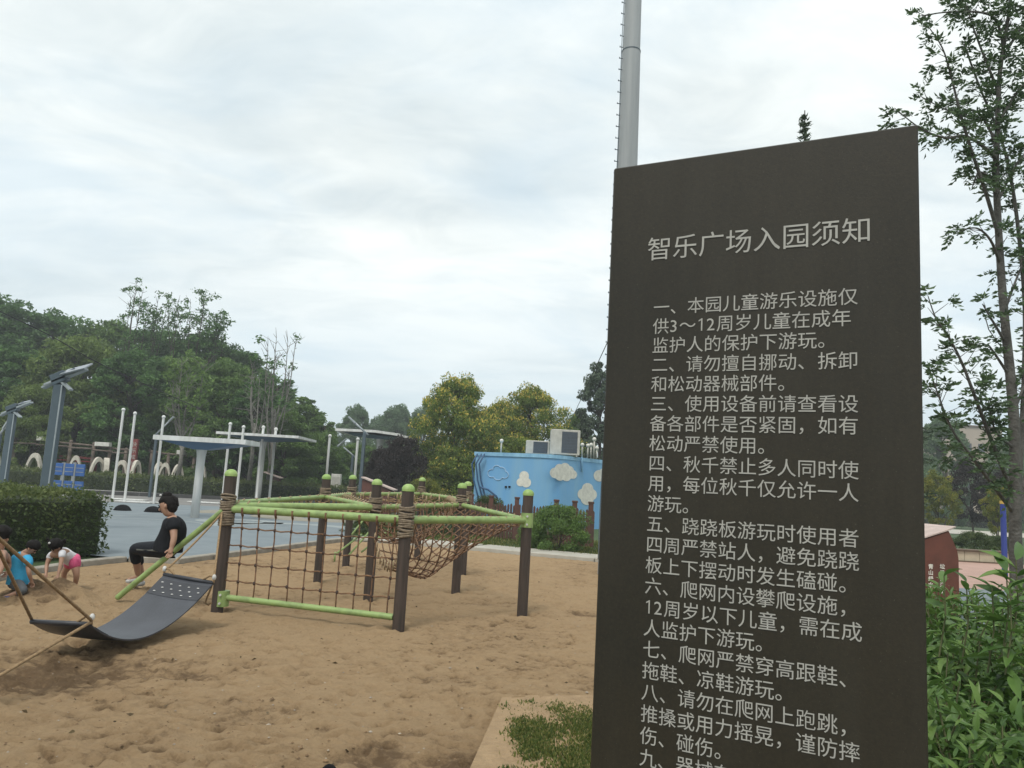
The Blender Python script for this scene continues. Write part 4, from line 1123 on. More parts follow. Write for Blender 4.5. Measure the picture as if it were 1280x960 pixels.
# canopies
def canopy(label, bx, by, d, tcx, zdeck, xl, xr, depth_, sw, kinked=False, rot=0.0):
    g = P(bx, by, d); x0 = P(tcx, 550, d).x; x0 = (x0 + g.x) / 2 if abs(x0 - g.x) < 1 else x0
    x0 = g.x
    ca = empty('canopy', (x0, d, PZ), label, 'canopy', 'white mushroom shaped sun canopies on the plaza')
    MB().tube([(x0, d, 0), (x0, d, zdeck * .55), (x0, d, zdeck * .8), (x0, d, zdeck * .93), (x0, d, zdeck - .1)], [sw, sw * .95, sw * 1.0, sw * 1.35, sw * 2.0], 16).build('stem', M['white'], ca, smooth=True)
    th = .15
    xs_ = [xl, 0, xr * .55, xr] if kinked else [xl, xr]
    zs_ = [0, .03, -.10, -.42] if kinked else [0.0, 0.0]
    b = MB(); nn_ = len(xs_)
    for zz_ in (-th / 2, th / 2):
        for yy_ in (-depth_, depth_):
            for a_, c_ in zip(xs_, zs_): b.v.append(Vector((x0 + a_ + yy_ * rot, d + yy_, zdeck + c_ + zz_)))
    for i in range(nn_ - 1):
        b.f += [(i, i + 1, nn_ + i + 1, nn_ + i), (2 * nn_ + i, 3 * nn_ + i, 3 * nn_ + i + 1, 2 * nn_ + i + 1), (i, 2 * nn_ + i, 2 * nn_ + i + 1, i + 1), (nn_ + i, nn_ + i + 1, 3 * nn_ + i + 1, 3 * nn_ + i)]
    b.f += [(0, nn_, 3 * nn_, 2 * nn_), (nn_ - 1, 3 * nn_ - 1, 4 * nn_ - 1, 2 * nn_ - 1)]
    b.build('deck', M['white'], ca, fix=True)
    # blue underside tapering to the stem
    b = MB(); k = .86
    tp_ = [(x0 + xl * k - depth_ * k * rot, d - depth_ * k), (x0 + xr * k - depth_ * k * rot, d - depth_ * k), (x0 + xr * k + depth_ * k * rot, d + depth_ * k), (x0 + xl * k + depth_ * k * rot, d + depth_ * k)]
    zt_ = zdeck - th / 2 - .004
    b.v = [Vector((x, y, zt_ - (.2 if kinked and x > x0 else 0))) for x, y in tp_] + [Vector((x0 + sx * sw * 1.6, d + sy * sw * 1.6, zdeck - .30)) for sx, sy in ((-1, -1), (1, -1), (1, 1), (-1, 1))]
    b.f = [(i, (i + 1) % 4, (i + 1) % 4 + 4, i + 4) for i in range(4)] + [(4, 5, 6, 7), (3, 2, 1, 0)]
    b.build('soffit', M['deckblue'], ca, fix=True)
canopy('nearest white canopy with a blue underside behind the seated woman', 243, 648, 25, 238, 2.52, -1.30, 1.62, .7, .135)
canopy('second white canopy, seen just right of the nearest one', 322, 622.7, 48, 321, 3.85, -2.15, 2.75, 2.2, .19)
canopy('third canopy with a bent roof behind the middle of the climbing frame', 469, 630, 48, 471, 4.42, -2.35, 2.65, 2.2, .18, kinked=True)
# black domes on the plaza
for px, py, wd, lab in [(191, 640, .30, 'black dome seat on the plaza left of the seated woman\'s head'), (153, 638, .3, 'black dome seat behind the right end of the near hedge'), (316, 643, .34, 'black dome seat behind the climbing net')]:
    g = G(px, py, PZ)
    MB().ball((g.x, g.y, PZ), (wd * .9, wd * .9, .20), 16, 6, half=True).tube([(g.x, g.y, PZ), (g.x, g.y, PZ + .03)], wd * .95, 16).build('dome_seat', M['dark'], None, smooth='auto', loc=(g.x, g.y, PZ))
    tag(bpy.context.scene.objects[-1] if False else COL.objects[-1], lab, 'dome seat', 'black dome seats on the plaza')

# ------------------------------------------------------------------ solar street lamps
def solar_lamp(label, bx, by, d, tx, ty, wpx, headpx, parts=True):
    big = parts
    g = P(bx, by, d); h = P(tx, ty, d).z; s_ = wpx / F * d
    la = empty('solar_lamp', (g.x, d, 0), label, 'street lamp', 'solar street lamps')
    x0 = g.x
    x0 = P(tx, ty, d).x
    la.location.x = x0
    MB().box((x0, d, h / 2), (s_, s_ * .8, h), bev=s_ * .08).build('column', M['lamp'], la)
    MB().box((x0 + s_ * .45, d - s_ * .41, h / 2), (s_ * .12, .02, h - .02)).build('edge_strip', M['lamp_lt'], la)
    k = s_ / .19
    # head: dark boxes, arm, tilted panel and long light bar
    ry = Matrix.Rotation(R(-26), 3, 'Y')
    c = Vector((x0 + .10 * k, d, h + .16 * k))
    MB().box(c, (.85 * k, .16 * k, .05 * k), m=ry, bev=.01).build('light_bar', M['lamp_lt'], la)
    MB().box(Vector((x0 - .02 * k, d, h + .13 * k)), (.30 * k, .16 * k, .22 * k), m=ry, bev=.01).build('head_box', M['lamp'], la)
    pw = (.50, .40) if big else (.30, .16)
    MB().box(Vector((x0 + .28 * k, d, h + .33 * k)), (pw[0] * k, pw[1] * k, .03 * k), m=Matrix.Rotation(R(-18), 3, 'Y') @ Matrix.Rotation(R(24), 3, 'X'), bev=.004).build('solar_panel', M['solar'], la)
    MB().tube([(x0 + .02 * k, d, h + .2 * k), (x0 + .25 * k, d, h + .34 * k)], .025 * k, 8).build('panel_arm', M['lamp'], la, smooth=True)
    MB().box(Vector((x0 - .22 * k, d, h - .02 * k)), (.24 * k, .14 * k, .04 * k), m=Matrix.Rotation(R(-30), 3, 'Y'), bev=.005).build('side_light', M['lamp_lt'], la)
    MB().box(Vector((x0 + .14 * k, d, h - .02 * k)), (.24 * k, .14 * k, .04 * k), m=Matrix.Rotation(R(38), 3, 'Y'), bev=.005).build('side_light', M['lamp_lt'], la)
    return la
solar_lamp('large blue grey solar lamp rising behind the near hedge', 60, 612, 17.5, 75, 481, 12, 56)
solar_lamp('smaller blue grey solar lamp at the left edge', 7, 592, 27, 16, 517, 8.5, 40, parts=False)
def arm_lamp(label, bx, by, d, tx, ty, hx, hy, wpx=3.2):
    t_ = P(tx, ty, d); e_ = P(hx, hy, d); la = empty('arm_lamp', (t_.x, d, 0), label, 'street lamp', 'small far street lamps with slanted arms')
    s_ = wpx / F * d
    MB().box((t_.x, d, t_.z / 2), (s_, s_, t_.z), bev=s_ * .1).build('column', M['lamp'], la)
    u = (e_ - t_).normalized()
    MB().tube([t_ - u * .25, e_], s_ * .35, 6).build('arm', M['lamp_lt'], la, smooth=True)
    q_ = u.to_track_quat('X', 'Z').to_matrix()
    MB().box(e_, (s_ * 3.0, s_ * 1.6, s_ * .45), m=q_, bev=.01).build('lamp_head', M['lamp_lt'], la)
arm_lamp('far lamp behind the left tip of the nearer canopy', 191, 597, 40, 196, 542, 214, 524, 2.8)
arm_lamp('far lamp above the second white box on the timber pergola', 119, 575, 62, 120, 556, 130, 545, 2.5)
arm_lamp('far lamp right of the white pole beside the third canopy', 425, 600, 58, 416, 563, 430, 551, 3)
arm_lamp('far lamp under the left half of the third canopy', 440, 600, 60, 441, 569, 433, 562, 3)
arm_lamp('tall lamp whose head stands above the third canopy', 449, 610, 40, 456, 540, 440, 525, 4)
arm_lamp('tiny far lamp left of the white cabinet', 359, 600, 70, 361, 577, 356, 571, 2.2)
arm_lamp('far lamp low at the left picture edge', -4, 590, 45, 0, 543, 8, 531, 4)

# ------------------------------------------------------------------ half tyre arches
G_T = 'white painted tyre arches beyond the hedge'
tyres = [(43, 579, 22, 0, 'white tyre arch between the two solar lamps'), (94, 582, 17, 15, 'white tyre arch behind the blue board'), (122, 584, 20, 50, 'left one of the two crossed white tyre arches'), (132, 585, 20, -55, 'right one of the two crossed white tyre arches'),
         (152, 588, 20, 0, 'white tyre arch seen between the first two white poles'), (170, 588, 15, 60, 'small reddish white tyre arch right of the second pole'), (198, 590, 15, 50, 'thin tyre arch behind the third white pole'), (206, 591, 17, 10, 'upright tyre arch right of the third white pole'),
         (222, 593, 17, 45, 'tyre arch immediately left of the nearer canopy stem'), (252, 594, 14, 5, 'tyre arch right of the nearer canopy stem'), (-8, 577, 20, 10, 'tyre arch cut by the left picture edge')]
for px, py, wpx, ang, lab in tyres:
    d = 50.8; c = P(px, py, d); Rr = wpx * .5 / F * d; zb = .02
    topz = P(px, py - 10, d).z
    H = topz + .15 - zb
    b = MB(); n = 18; a_ = R(ang)
    rings = []
    for i in range(n + 1):
        t_ = math.pi * i / n
        cx_, cz_ = math.cos(t_) * Rr, math.sin(t_)
        for (ro, yo) in ((1.0, -.5), (1.0, .5), (.78, .5), (.78, -.5)):
            x = cx_ * ro; z = zb + (H * (.0 + cz_ * (1 if ro == 1 else .86))); y = yo * .30
            b.v.append(Vector((c.x + x * math.cos(a_) - y * math.sin(a_), d + x * math.sin(a_) + y * math.cos(a_), z)))
    for i in range(n):
        for k in range(4):
            p_, q_ = i * 4 + k, i * 4 + (k + 1) % 4; b.f.append((p_, q_, q_ + 4, p_ + 4))
    b.f += [(3, 2, 1, 0), (n * 4, n * 4 + 1, n * 4 + 2, n * 4 + 3)]
    o = b.build('tyre_arch', M['tyre'], None, smooth='auto', loc=(c.x, d, 0), fix=True); tag(o, lab, 'tyre arch', G_T)

# timber pergola with white boxes
dP = 53.5
perg = empty('timber_pergola', (P(90, 590, dP).x, dP, 0), 'long weathered timber pergola with white light boxes before the wood', 'pergola')
pp_ = [(20, 549), (50, 551), (90, 554.5), (120, 557.5), (145, 561), (163, 563)]
bpz = [P(x, y, dP) for x, y in pp_]
for a_, b_ in zip(bpz, bpz[1:]):
    MB().tube([a_, b_], .075, 7).build('top_rail', M['timber'], perg, smooth=True)
    MB().tube([a_ - Vector((0, .4, .28)), b_ - Vector((0, .4, .32)) + Vector((0, 0, .1))], .06, 7).build('lower_rail', M['timber'], perg, smooth=True)
pq = [P(x, y, dP + 3) for x, y in [(186, 563), (205, 567), (228, 569), (246, 571), (272, 570)]]
for a_, b_ in zip(pq, pq[1:]): MB().tube([a_, b_], .08, 7).build('top_rail', M['timber'], perg, smooth=True)
for x, y, dd in [(20, 547, 53.5), (89, 552, 53.5), (118, 555, 53.5), (138, 560, 53.5), (158, 562, 53.5), (190, 565, 56.5), (211, 568, 56.5), (243, 572, 56.5), (269, 572, 56.5)]:
    t_ = P(x, y, dd); MB().tube([(t_.x, dd, 0), (t_.x, dd, t_.z)], .12, 8).ball((t_.x, dd, t_.z), .14, 8, 5).build('post', M['timber'], perg, smooth=True)
for x, y, wd, dd in [(54.5, 548.5, 14, 53.5), (129, 555.5, 18, 53.5), (226.5, 565.5, 9, 56.5), (263, 568, 13, 56.5)]:
    c = P(x, y, dd - .3); MB().box(c, (wd / F * dd, .4, 5 / F * dd), bev=.02).build('light_box', M['box'], perg)
# red lettered pillar
c = P(168, 565, 51.5); rp = empty('red_pillar', (c.x, 51.5, 0), 'red pillar with pale characters right of the second white pole', 'pillar')
hz = P(170, 549, 51.5).z
MB().box((c.x, 51.5, hz / 2), (.40, .25, hz), bev=.02).build('pillar_body', M['red'], rp)
for k, ch in enumerate('快乐成长'):
    put_text(ch, Vector((c.x - .15, 51.37, hz - .35 - .42 * k)), .32, rp, Matrix.Identity(3), M['letter'], lift=.003)
# red low rails behind the tyres
for px, py, wd, lab in [(80, 575, 18, 'dark red low bench behind the blue board'), (108, 577, 26, 'red low bench left of the crossed tyre arches')]:
    c = P(px, py, 55); be = empty('red_bench', (c.x, 55, 0), lab, 'bench', 'red benches beyond the hedge')
    ww = wd / F * 55
    MB().box((c.x, 55, c.z), (ww, .5, .10), bev=.01).build('seat', M['red'], be)
    MB().box((c.x, 55.25, c.z + .25), (ww, .08, .16), bev=.01).build('backrest', M['red'], be)
    for s_ in (-1, 1): MB().box((c.x + s_ * ww * .42, 55, c.z / 2), (.1, .45, c.z - .1)).build('leg', M['red'], be)

# blue board of six panels
dB = 26.8
bo = empty('blue_board', (P(86, 596, dB).x, dB, 0), 'blue six panel board on legs in front of the middle hedge', 'board')
for r_, (ya, yb) in enumerate([(578.5, 594), (600, 614)]):
    for cidx, (xa, xb) in enumerate([(69.5, 78), (82.5, 91.5), (96, 105)]):
        sh = -2.2 * r_
        p0_ = P(xa + sh, ya + cidx * .8, dB); p1_ = P(xb + sh, yb + cidx * .8, dB)
        pn = MB().box(((p0_.x + p1_.x) / 2, dB, (p0_.z + p1_.z) / 2), (p1_.x - p0_.x, .06, p0_.z - p1_.z), bev=.008).build('panel', M['bluepanel'], bo)
        for k in (1, 2):
            zz_ = p0_.z + (p1_.z - p0_.z) * k / 3
            MB().box(((p0_.x + p1_.x) / 2, dB - .035, zz_), (p1_.x - p0_.x - .04, .01, .025)).build('line', M['panelgrey'], pn)
for xa in (80.2, 93.7):
    p0_ = P(xa, 578, dB); p1_ = P(xa - 4.5, 614, dB); x_ = (p0_.x + p1_.x) / 2
    MB().box((x_, dB + .01, p0_.z / 2), (.11, .05, p0_.z)).build('leg', M['panelgrey'], bo)

# info plinths
def wedge(label, name, xl, xr, ytl, ytr, yb, d, m_front, m_top, cat, dep=.9, legs=False):
    a_ = P(xl, ytl, d); b_ = P(xr, ytr, d); zb = P((xl + xr) / 2, yb, d).z if not legs else None
    root = empty(name, ((a_.x + b_.x) / 2, d, 0), label, cat)
    zb_ = 0.0
    b = MB()
    hx = b_.x - a_.x
    prof = [(a_.x, 0), (b_.x, 0), (b_.x, b_.z), (a_.x, a_.z)]
    b.v = [Vector((x, d, z)) for x, z in prof] + [Vector((x + .15, d + dep, z)) for x, z in prof]
    b.f = [(0, 1, 2, 3), (7, 6, 5, 4)] + [(i, i + 4, (i + 1) % 4 + 4, (i + 1) % 4) for i in range(4)]
    b.build('body', m_front, root, fix=True)
    u = (b_ - a_); L_ = u.length; c = (a_ + b_) / 2 + Vector((.075, dep / 2, .05))
    MB().box(c, (L_ + .25, dep + .2, .07), m=Matrix.Rotation(-math.atan2(u.z, u.x), 3, 'Y'), bev=.01).build('top_slab', m_top, root)
    return root
wedge('red plinth with a slanted pale top behind the third climbing post', 'info_plinth', 453, 488, 599, 613, 622, 36, M['mono'], M['mono_top'], 'plinth')
# slanted board and cabinet on the hedge line
c = P(342, 594, 52); sl = empty('slanted_board', (c.x, 52, 0), 'small red board with a slanted pale top above the hedge', 'sign board')
MB().box(c, (1.25, .7, .08), m=Matrix.Rotation(R(16), 3, 'Y'), bev=.01).build('top_slab', M['mono_top'], sl)
MB().box((c.x, 52.1, c.z / 2 - .08), (.9, .3, c.z - .12)).build('body', M['mono'], sl)
c = P(420.5, 599, 52); MB().box((c.x, 52, P(420, 606, 52).z / 2 + .5), (.6, .4, 1.0), bev=.02)
cb = empty('white_cabinet', (c.x, 52, 0), 'small white cabinet behind the far hedge between two posts', 'cabinet')
zt_ = P(420, 592.5, 52).z
MB().box((c.x, 52, zt_ / 2), (.62, .4, zt_), bev=.02).build('casing', M['box'], cb)
MB().box((c.x, 51.79, zt_ * .6), (.5, .02, zt_ * .6), bev=.004).build('door', M['acwhite'], cb)

# ------------------------------------------------------------------ kiosk
kz = 2.95
q0 = P(593, 600, 32.2); q1 = P(690, 600, 30.6); q2 = P(752, 600, 33.4)
kio = empty('kiosk', (q1.x, q1.y, 0), 'light blue painted kiosk with cloud murals beyond the picket fence', 'kiosk')
poly = []
def rnd_corner(a_, b_, c_, r_=.9, n=6):
    u = (a_ - b_).normalized(); v = (c_ - b_).normalized(); s_ = b_ + u * r_; e_ = b_ + v * r_
    return [s_.lerp(b_, t_).lerp(b_.lerp(e_, t_), t_) for t_ in [k / n for k in range(n + 1)]]
back0 = Vector((q0.x + 1.3, q0.y + 6, 0)); back1 = Vector((q2.x + 3, q2.y + 5, 0)); q3 = Vector((q2.x + 2.5, q2.y + 1.6, 0))
for v in (q0, q1, q2): v.z = 0
ring = [q0] + rnd_corner(q0, q1, q2) + [q2, q3, back1, back0]
ring = [(v.x, v.y) for v in ring]
top1 = P(597, 566, q0.y).z; top2 = P(690, 568.5, q1.y).z
kz = (top1 + top2) / 2
print('kiosk top', top1, top2, P(750, 577, q2.y).z)
MB().prism(ring, 0, kz - .12).build('wall', M['wallblue'], kio, smooth='auto')
cen = Vector((sum(x for x, y in ring) / len(ring), sum(y for x, y in ring) / len(ring)))
ring2 = [((x - cen.x) * 1.02 + cen.x, (y - cen.y) * 1.02 + cen.y) for x, y in ring]
MB().prism(ring2, kz - .12, kz + .03).build('parapet', M['wallblue2'], kio, smooth='auto')
# wall frames for painting on the two faces
def face_frame(a_, b_):
    u = (b_ - a_).normalized(); n_ = Vector((u.y, -u.x, 0))
    if n_.y > 0: n_ = -n_
    return u, n_
def on_face(a_, b_, px, py, lift=.01):
    u, n_ = face_frame(a_, b_); r_ = ray(px, py); t_ = (a_ - CAM).dot(n_) / r_.dot(n_); return CAM + r_ * t_ + n_ * lift
def mural(name, a_, b_, cpx, cpy, circles, m, lift=.012, outline=False, parent=kio):
    """cloud made of overlapping discs merged into one star-shaped outline"""
    u, n_ = face_frame(a_, b_); c = on_face(a_, b_, cpx, cpy, lift); sc = c.y / F; fx = 1 / abs(u.x - c.x / c.y * u.y)
    n = 72; rim = []
    for i in range(n):
        a2 = 2 * math.pi * i / n; best = 0
        for (x, y, r_) in circles:
            # ray-circle exit distance from centre
            dx, dy = math.cos(a2), math.sin(a2); pr = x * dx + y * dy; dd = x * x + y * y - pr * pr
            if dd < r_ * r_:
                best = max(best, pr + math.sqrt(r_ * r_ - dd))
        rim.append((dx * best * sc * fx * (1 if u.x > 0 else -1), dy * best * sc))
    b = MB()
    if outline:
        b.tube([c + u * x + Vector((0, 0, y)) for x, y in rim + rim[:1]], .018, 4)
    else:
        b.v = [c] + [c + u * x + Vector((0, 0, y)) for x, y in rim] ; b.f = [(0, i + 1, (i + 1) % n + 1) for i in range(n)]
    return b.build(name, m, parent)
cl1 = [(-10, -2, 6.5), (-5, 4, 5.5), (2, 5.5, 6), (8, 3, 5), (12, -2, 5.5), (4, -5, 6), (-4, -5, 6), (0, 0, 8)]
mural('cloud_mural', q1, q2, 704, 590, cl1, M['cloud'])
mural('cloud_mural', q0, q1, 623, 591, [(-8, -1, 5), (-2, 4, 5), (4, 2, 5), (8, -2, 4.5), (0, -3, 6)], M['cloudline'], outline=True)
mural('cloud_mural', q1, q2, 752, 595, [(-3, 0, 7), (3, 3, 7), (5, -2, 6)], M['cloud'])
mural('cloud_mural', q0, q1, 655, 600, [(-4, -3, 5), (0, 5, 6), (3, -3, 6), (0, 0, 6)], M['cloud'])     # plain cloud where the cartoon figures stand
mural('cloud_mural', q1, q2, 734, 618, [(-5, 0, 7), (0, 7, 7), (5, 0, 7), (0, -5, 8), (0, 0, 9)], M['cloud'])
for px in (632.5, 637):
    c = on_face(q0, q1, px, 608.5, .02); MB().box(c, (.09, .05, .07)).build('vent', M['dark'], kio)
# downpipe
a_, b_ = on_face(q1, q2, 726, 571, .05), on_face(q1, q2, 726, 590, .05); MB().tube([a_, b_], .03, 8).build('downpipe', M['wallblue2'], kio, smooth=True)
# blue end stair rail / cable loop at the left end
for off in (0, 5, 9):
    pts_ = [P(597 + off, 567, 31.8), P(590 + off, 580, 31.8), P(592 + off, 600, 31.8), P(596 + off, 615, 31.8), P(600 + off, 630, 31.8)]
    MB().tube(pts_, .035, 6).build('side_cable', M['darkblue'], kio, smooth=True)
pts_ = [P(600, 609, 31.7), P(610, 612, 31.7), P(620, 620, 31.7), P(628, 632, 31.7)]
MB().tube(pts_, .04, 6).build('side_cable', M['darkblue'], kio, smooth=True)
# AC units stand on the roof
def ac(label, xl, xr, yt, yb, d, gl, gr):
    a_ = P(xl, yt, d); b_ = P(xr, yb, d); zb = kz + .03; h = a_.z - zb; w_ = b_.x - a_.x
    root = empty('air_conditioner', ((a_.x + b_.x) / 2, d, zb), label, 'air conditioner')
    cx_ = (a_.x + b_.x) / 2
    bd = MB().box((cx_, d + .25, zb + .05 + (h - .05) / 2), (w_, .5, h - .05), bev=.02).build('casing', M['acwhite'], root)
    g0, g1 = P(gl, yt, d).x, P(gr, yt, d).x
    MB().box(((g0 + g1) / 2, d - .004, zb + .05 + (h - .05) / 2), (g1 - g0, .02, (h - .05) * .84), bev=.004).build('grille', M['acgrille'], bd)
    for k in range(7):
        MB().box(((g0 + g1) / 2, d - .018, zb + .05 + (h - .05) * (.14 + .72 * k / 6)), (g1 - g0 - .04, .008, .012)).build('grille_bar', M['lamp'], bd)
    for s_ in (-.4, .4): MB().box((cx_ + w_ * s_, d + .25, zb + .025), (.06, .5, .05)).build('foot', M['acwhite'], root)
ac('small white air conditioner, left one of two on the kiosk roof', 658, 686.5, 550, 567, 32.3, 667, 685)
ac('large white air conditioner on the kiosk roof', 689, 724.5, 536, 567, 31.6, 703, 722.5)
for i, (px, yt) in enumerate([(627, 551), (728, 556), (735, 557), (739, 556), (743, 549), (746, 560)]):
    t_ = P(px, yt, 32.5)
    vp = empty('roof_vent', (t_.x, 32.5, kz + .03), ['thin white vent pipe alone on the left half of the kiosk roof', 'white vent pipe nearest to the large air conditioner', 'second vent pipe right of the large air conditioner', 'third vent pipe right of the large air conditioner', 'tallest ball topped vent pipe beside the notice board', 'low vent pipe touching the notice board edge'][i], 'vent pipe', 'vent pipes on the kiosk roof')
    MB().tube([(t_.x, 32.5, kz + .03), (t_.x, 32.5, t_.z)], .035, 8).build('pipe', M['acwhite'], vp, smooth=True)
    MB().ball((t_.x, 32.5, t_.z), .085, 8, 6).build('cowl', M['box'], vp, smooth=True)

# picket fence
fz = 0.02
f0, f1 = P(585, 620, 24.0), P(742, 640, 21.5)
fe = empty('picket_fence', (f0.x, f0.y, 0), 'low reddish brown picket fence in front of the kiosk', 'fence')
n = 44
for i in range(n):
    t_ = i / (n - 1); x, y = f0.x + (f1.x - f0.x) * t_, f0.y + (f1.y - f0.y) * t_
    ht = 1.03 + .03 * math.sin(i * 1.7)
    b = MB(); ww = .032
    b.v = [Vector((x + sx * ww, y + sy, z)) for sy in (0, .02) for (sx, z) in ((-1, .06), (1, .06), (1, ht), (0, ht + .05), (-1, ht))]
    b.f = [(0, 1, 2, 3, 4), (9, 8, 7, 6, 5)] + [(k, k + 5, (k + 1) % 5 + 5, (k + 1) % 5) for k in range(5)]
    b.build('picket', M['picket'], fe, fix=True)
for z in (.3, .8):
    MB().box(((f0.x + f1.x) / 2, (f0.y + f1.y) / 2 + .045, z), ((f1 - f0).length, .04, .07), math.atan2(f1.y - f0.y, f1.x - f0.x)).build('rail', M['picket'], fe)
for px in (590, 617, 650.5, 699, 720.5, 739):
    t_ = (px - 585) / (742 - 585); x, y = f0.x + (f1.x - f0.x) * t_, f0.y + (f1.y - f0.y) * t_
    MB().box((x, y + .03, .62), (.13, .13, 1.24), bev=.01).box((x, y + .03, 1.27), (.16, .16, .06), bev=.01).build('fence_post', M['picket'], fe)

# ------------------------------------------------------------------ right side
poly_sheet('paving_pink', [(6.5, 15.8), (40, 15.8), (40, 25.2), (6.5, 24.2)], PZ, M['pink'])
poly_sheet('paving_blue', [(5.5, 9.5), (40, 9.5), (40, 15.798), (5.5, 15.798)], PZ, M['bluepave'])
poly_sheet('path_white', [(10, 58), (90, 52), (90, 66), (10, 74)], PZ, M['kerb_pale'])
wl = empty('low_wall', (14, 24.6, 0), 'low cream wall with brown coping right of the notice board', 'wall')
wa, wb = P(1150, 700, 24.3), P(1262, 705, 24.3)
for i in range(6):
    x0_, x1_ = wa.x + (wb.x - wa.x) * i / 6, wa.x + (wb.x - wa.x) * (i + 1) / 6
    MB().box(((x0_ + x1_) / 2, 24.5, PZ + .165), (x1_ - x0_ - .01, .4, .33 - .004), bev=.006).build('wall_block', M['cream'], wl)
MB().box(((wa.x + wb.x) / 2, 24.48, PZ + .36), (wb.x - wa.x + .1, .5, .05), bev=.008).build('coping', M['browncap'], wl)
MB().box(((wa.x + wb.x) / 2, 24.26, PZ + .02), (wb.x - wa.x, .06, .04)).build('plinth', M['browncap'], wl)
# rust red monument with vertical lettering
dM = 7.0
m0, m1, m2, m3 = P(1128, 655, dM), P(1194, 659, dM), P(1199.5, 690, dM), P(1199.5, 760, dM)
mo = empty('red_monument', (P(1165, 700, dM).x, dM, 0), 'rust red plinth with pale slanted top and white vertical characters', 'plinth')
prof = [(m0.x, 0), (m3.x, 0), (m3.x, P(1199.5, 698, dM).z), (P(1196.5, 690, dM).x, P(1196.5, 688, dM).z), (P(1186, 663, dM).x, P(1186, 664, dM).z), (P(1159, 671, dM).x, P(1159, 673, dM).z), (m0.x, P(1128, 682, dM).z)]
b = MB(); n = len(prof)
b.v = [Vector((x, dM, z)) for x, z in prof] + [Vector((x + .25, dM + .5, z)) for x, z in prof]
b.f = [tuple(range(n)), tuple(reversed(range(n, 2 * n)))] + [(i, i + n, (i + 1) % n + n, (i + 1) % n) for i in range(n)]
b.build('body', M['mono'], mo, fix=True)
b = MB(); tp4 = [P(1120, 684, dM - .01), P(1187, 663, dM - .01), P(1195, 659.5, dM + .55), P(1125, 653, dM + .9)]
b.v = tp4 + [v + Vector((0, 0, .012)) for v in tp4]; b.f = [(3, 2, 1, 0), (4, 5, 6, 7)] + [(i, (i + 1) % 4, (i + 1) % 4 + 4, i + 4) for i in range(4)]
b.build('top_slab', M['mono_top'], mo, fix=True)
for cx_, cy_, s_ in ((1160, 708, '青山绿水'), (1174.5, 708, '垃圾造满小')):
    for k, ch in enumerate(s_):
        pp = P(cx_, cy_ + 7.6 * k, dM); put_text(ch, pp, .046, mo, Matrix.Identity(3), M['cloud'], lift=.004, bold=.0012)
# blue post with yellow top
d = 19.5; c = P(1256, 700, d); tz = P(1253.6, 626, d).z
bpst = empty('blue_post', (P(1254.5, 660, d).x, d, 0), 'blue painted post with a yellow top left of the tree trunk', 'post')
xx = P(1254.5, 660, d).x
MB().tube([(xx, d, 0), (xx, d, tz - .08)], .066, 14).build('shaft', M['bluepost'], bpst, smooth='auto')
MB().tube([(xx, d, tz - .08), (xx, d, tz)], .071, 14).build('yellow_top', M['yellow'], bpst, smooth='auto')
# beige building far behind
bl = empty('far_building', (P(1215, 560, 130).x, 130, 0), 'hazy beige building seen through the leaves at the right', 'building')
c = P(1218, 534, 130); hb = P(1218, 534, 130).z
MB().box((c.x, 134, hb / 2), (9.5, 8, hb), bev=.05).build('wall', M['building'], bl)
MB().box((c.x, 134, hb + .15), (10, 8.4, .3)).build('roof', M['browncap'], bl)
for r_ in range(4):
    for cc_ in range(4): MB().box((c.x - 3.4 + 2.25 * cc_, 129.97, 3 + r_ * 3.2), (1.1, .1, 1.5)).build('window', M['window'], bl)

# thin summer haze
hm = bpy.data.materials.new('haze'); hm.use_nodes = True; ht = hm.node_tree; ht.nodes.remove(ht.nodes['Principled BSDF'])
pv = ht.nodes.new('ShaderNodeVolumePrincipled'); pv.inputs['Color'].default_value = (0.90, 0.95, 1.0, 1); pv.inputs['Density'].default_value = HAZE
ht.links.new(pv.outputs[0], ht.nodes['Material Output'].inputs['Volume'])
hz_ = MB().box((0, 440, 15), (1300, 1000, 34)).build('haze', hm, None, loc=(0, 440, 15)); hz_['kind'] = 'stuff'

# cables
pts_ = [P(-20, 380, 30), P(60, 418, 32), P(120, 452, 34), P(185, 482, 37), P(250, 511, 42)]
def smooth_curve(pts, n=8):
    o_ = []
    for i in range(len(pts) - 1):
        p0, p1, p2, p3 = pts[max(i - 1, 0)], pts[i], pts[i + 1], pts[min(i + 2, len(pts) - 1)]
        for k in range(n):
            t_ = k / n; o_.append(.5 * ((2 * p1) + (p2 - p0) * t_ + (2 * p0 - 5 * p1 + 4 * p2 - p3) * t_ ** 2 + (3 * p1 - p0 - 3 * p2 + p3) * t_ ** 3))
    return o_ + [pts[-1]]
o = MB().tube(smooth_curve(pts_), .022, 5).build('power_cable', M['cable'], None, smooth=True); tag(o, 'dark power cable crossing in front of the wood at upper left', 'cable')
o = MB().tube([P(712, 530, 32), P(735, 480, 22), P(770, 405, 15.0)], .010, 5).build('guy_wire', M['cable'], None, smooth=True); tag(o, 'thin wire slanting up from the kiosk roof towards the mast', 'wire')

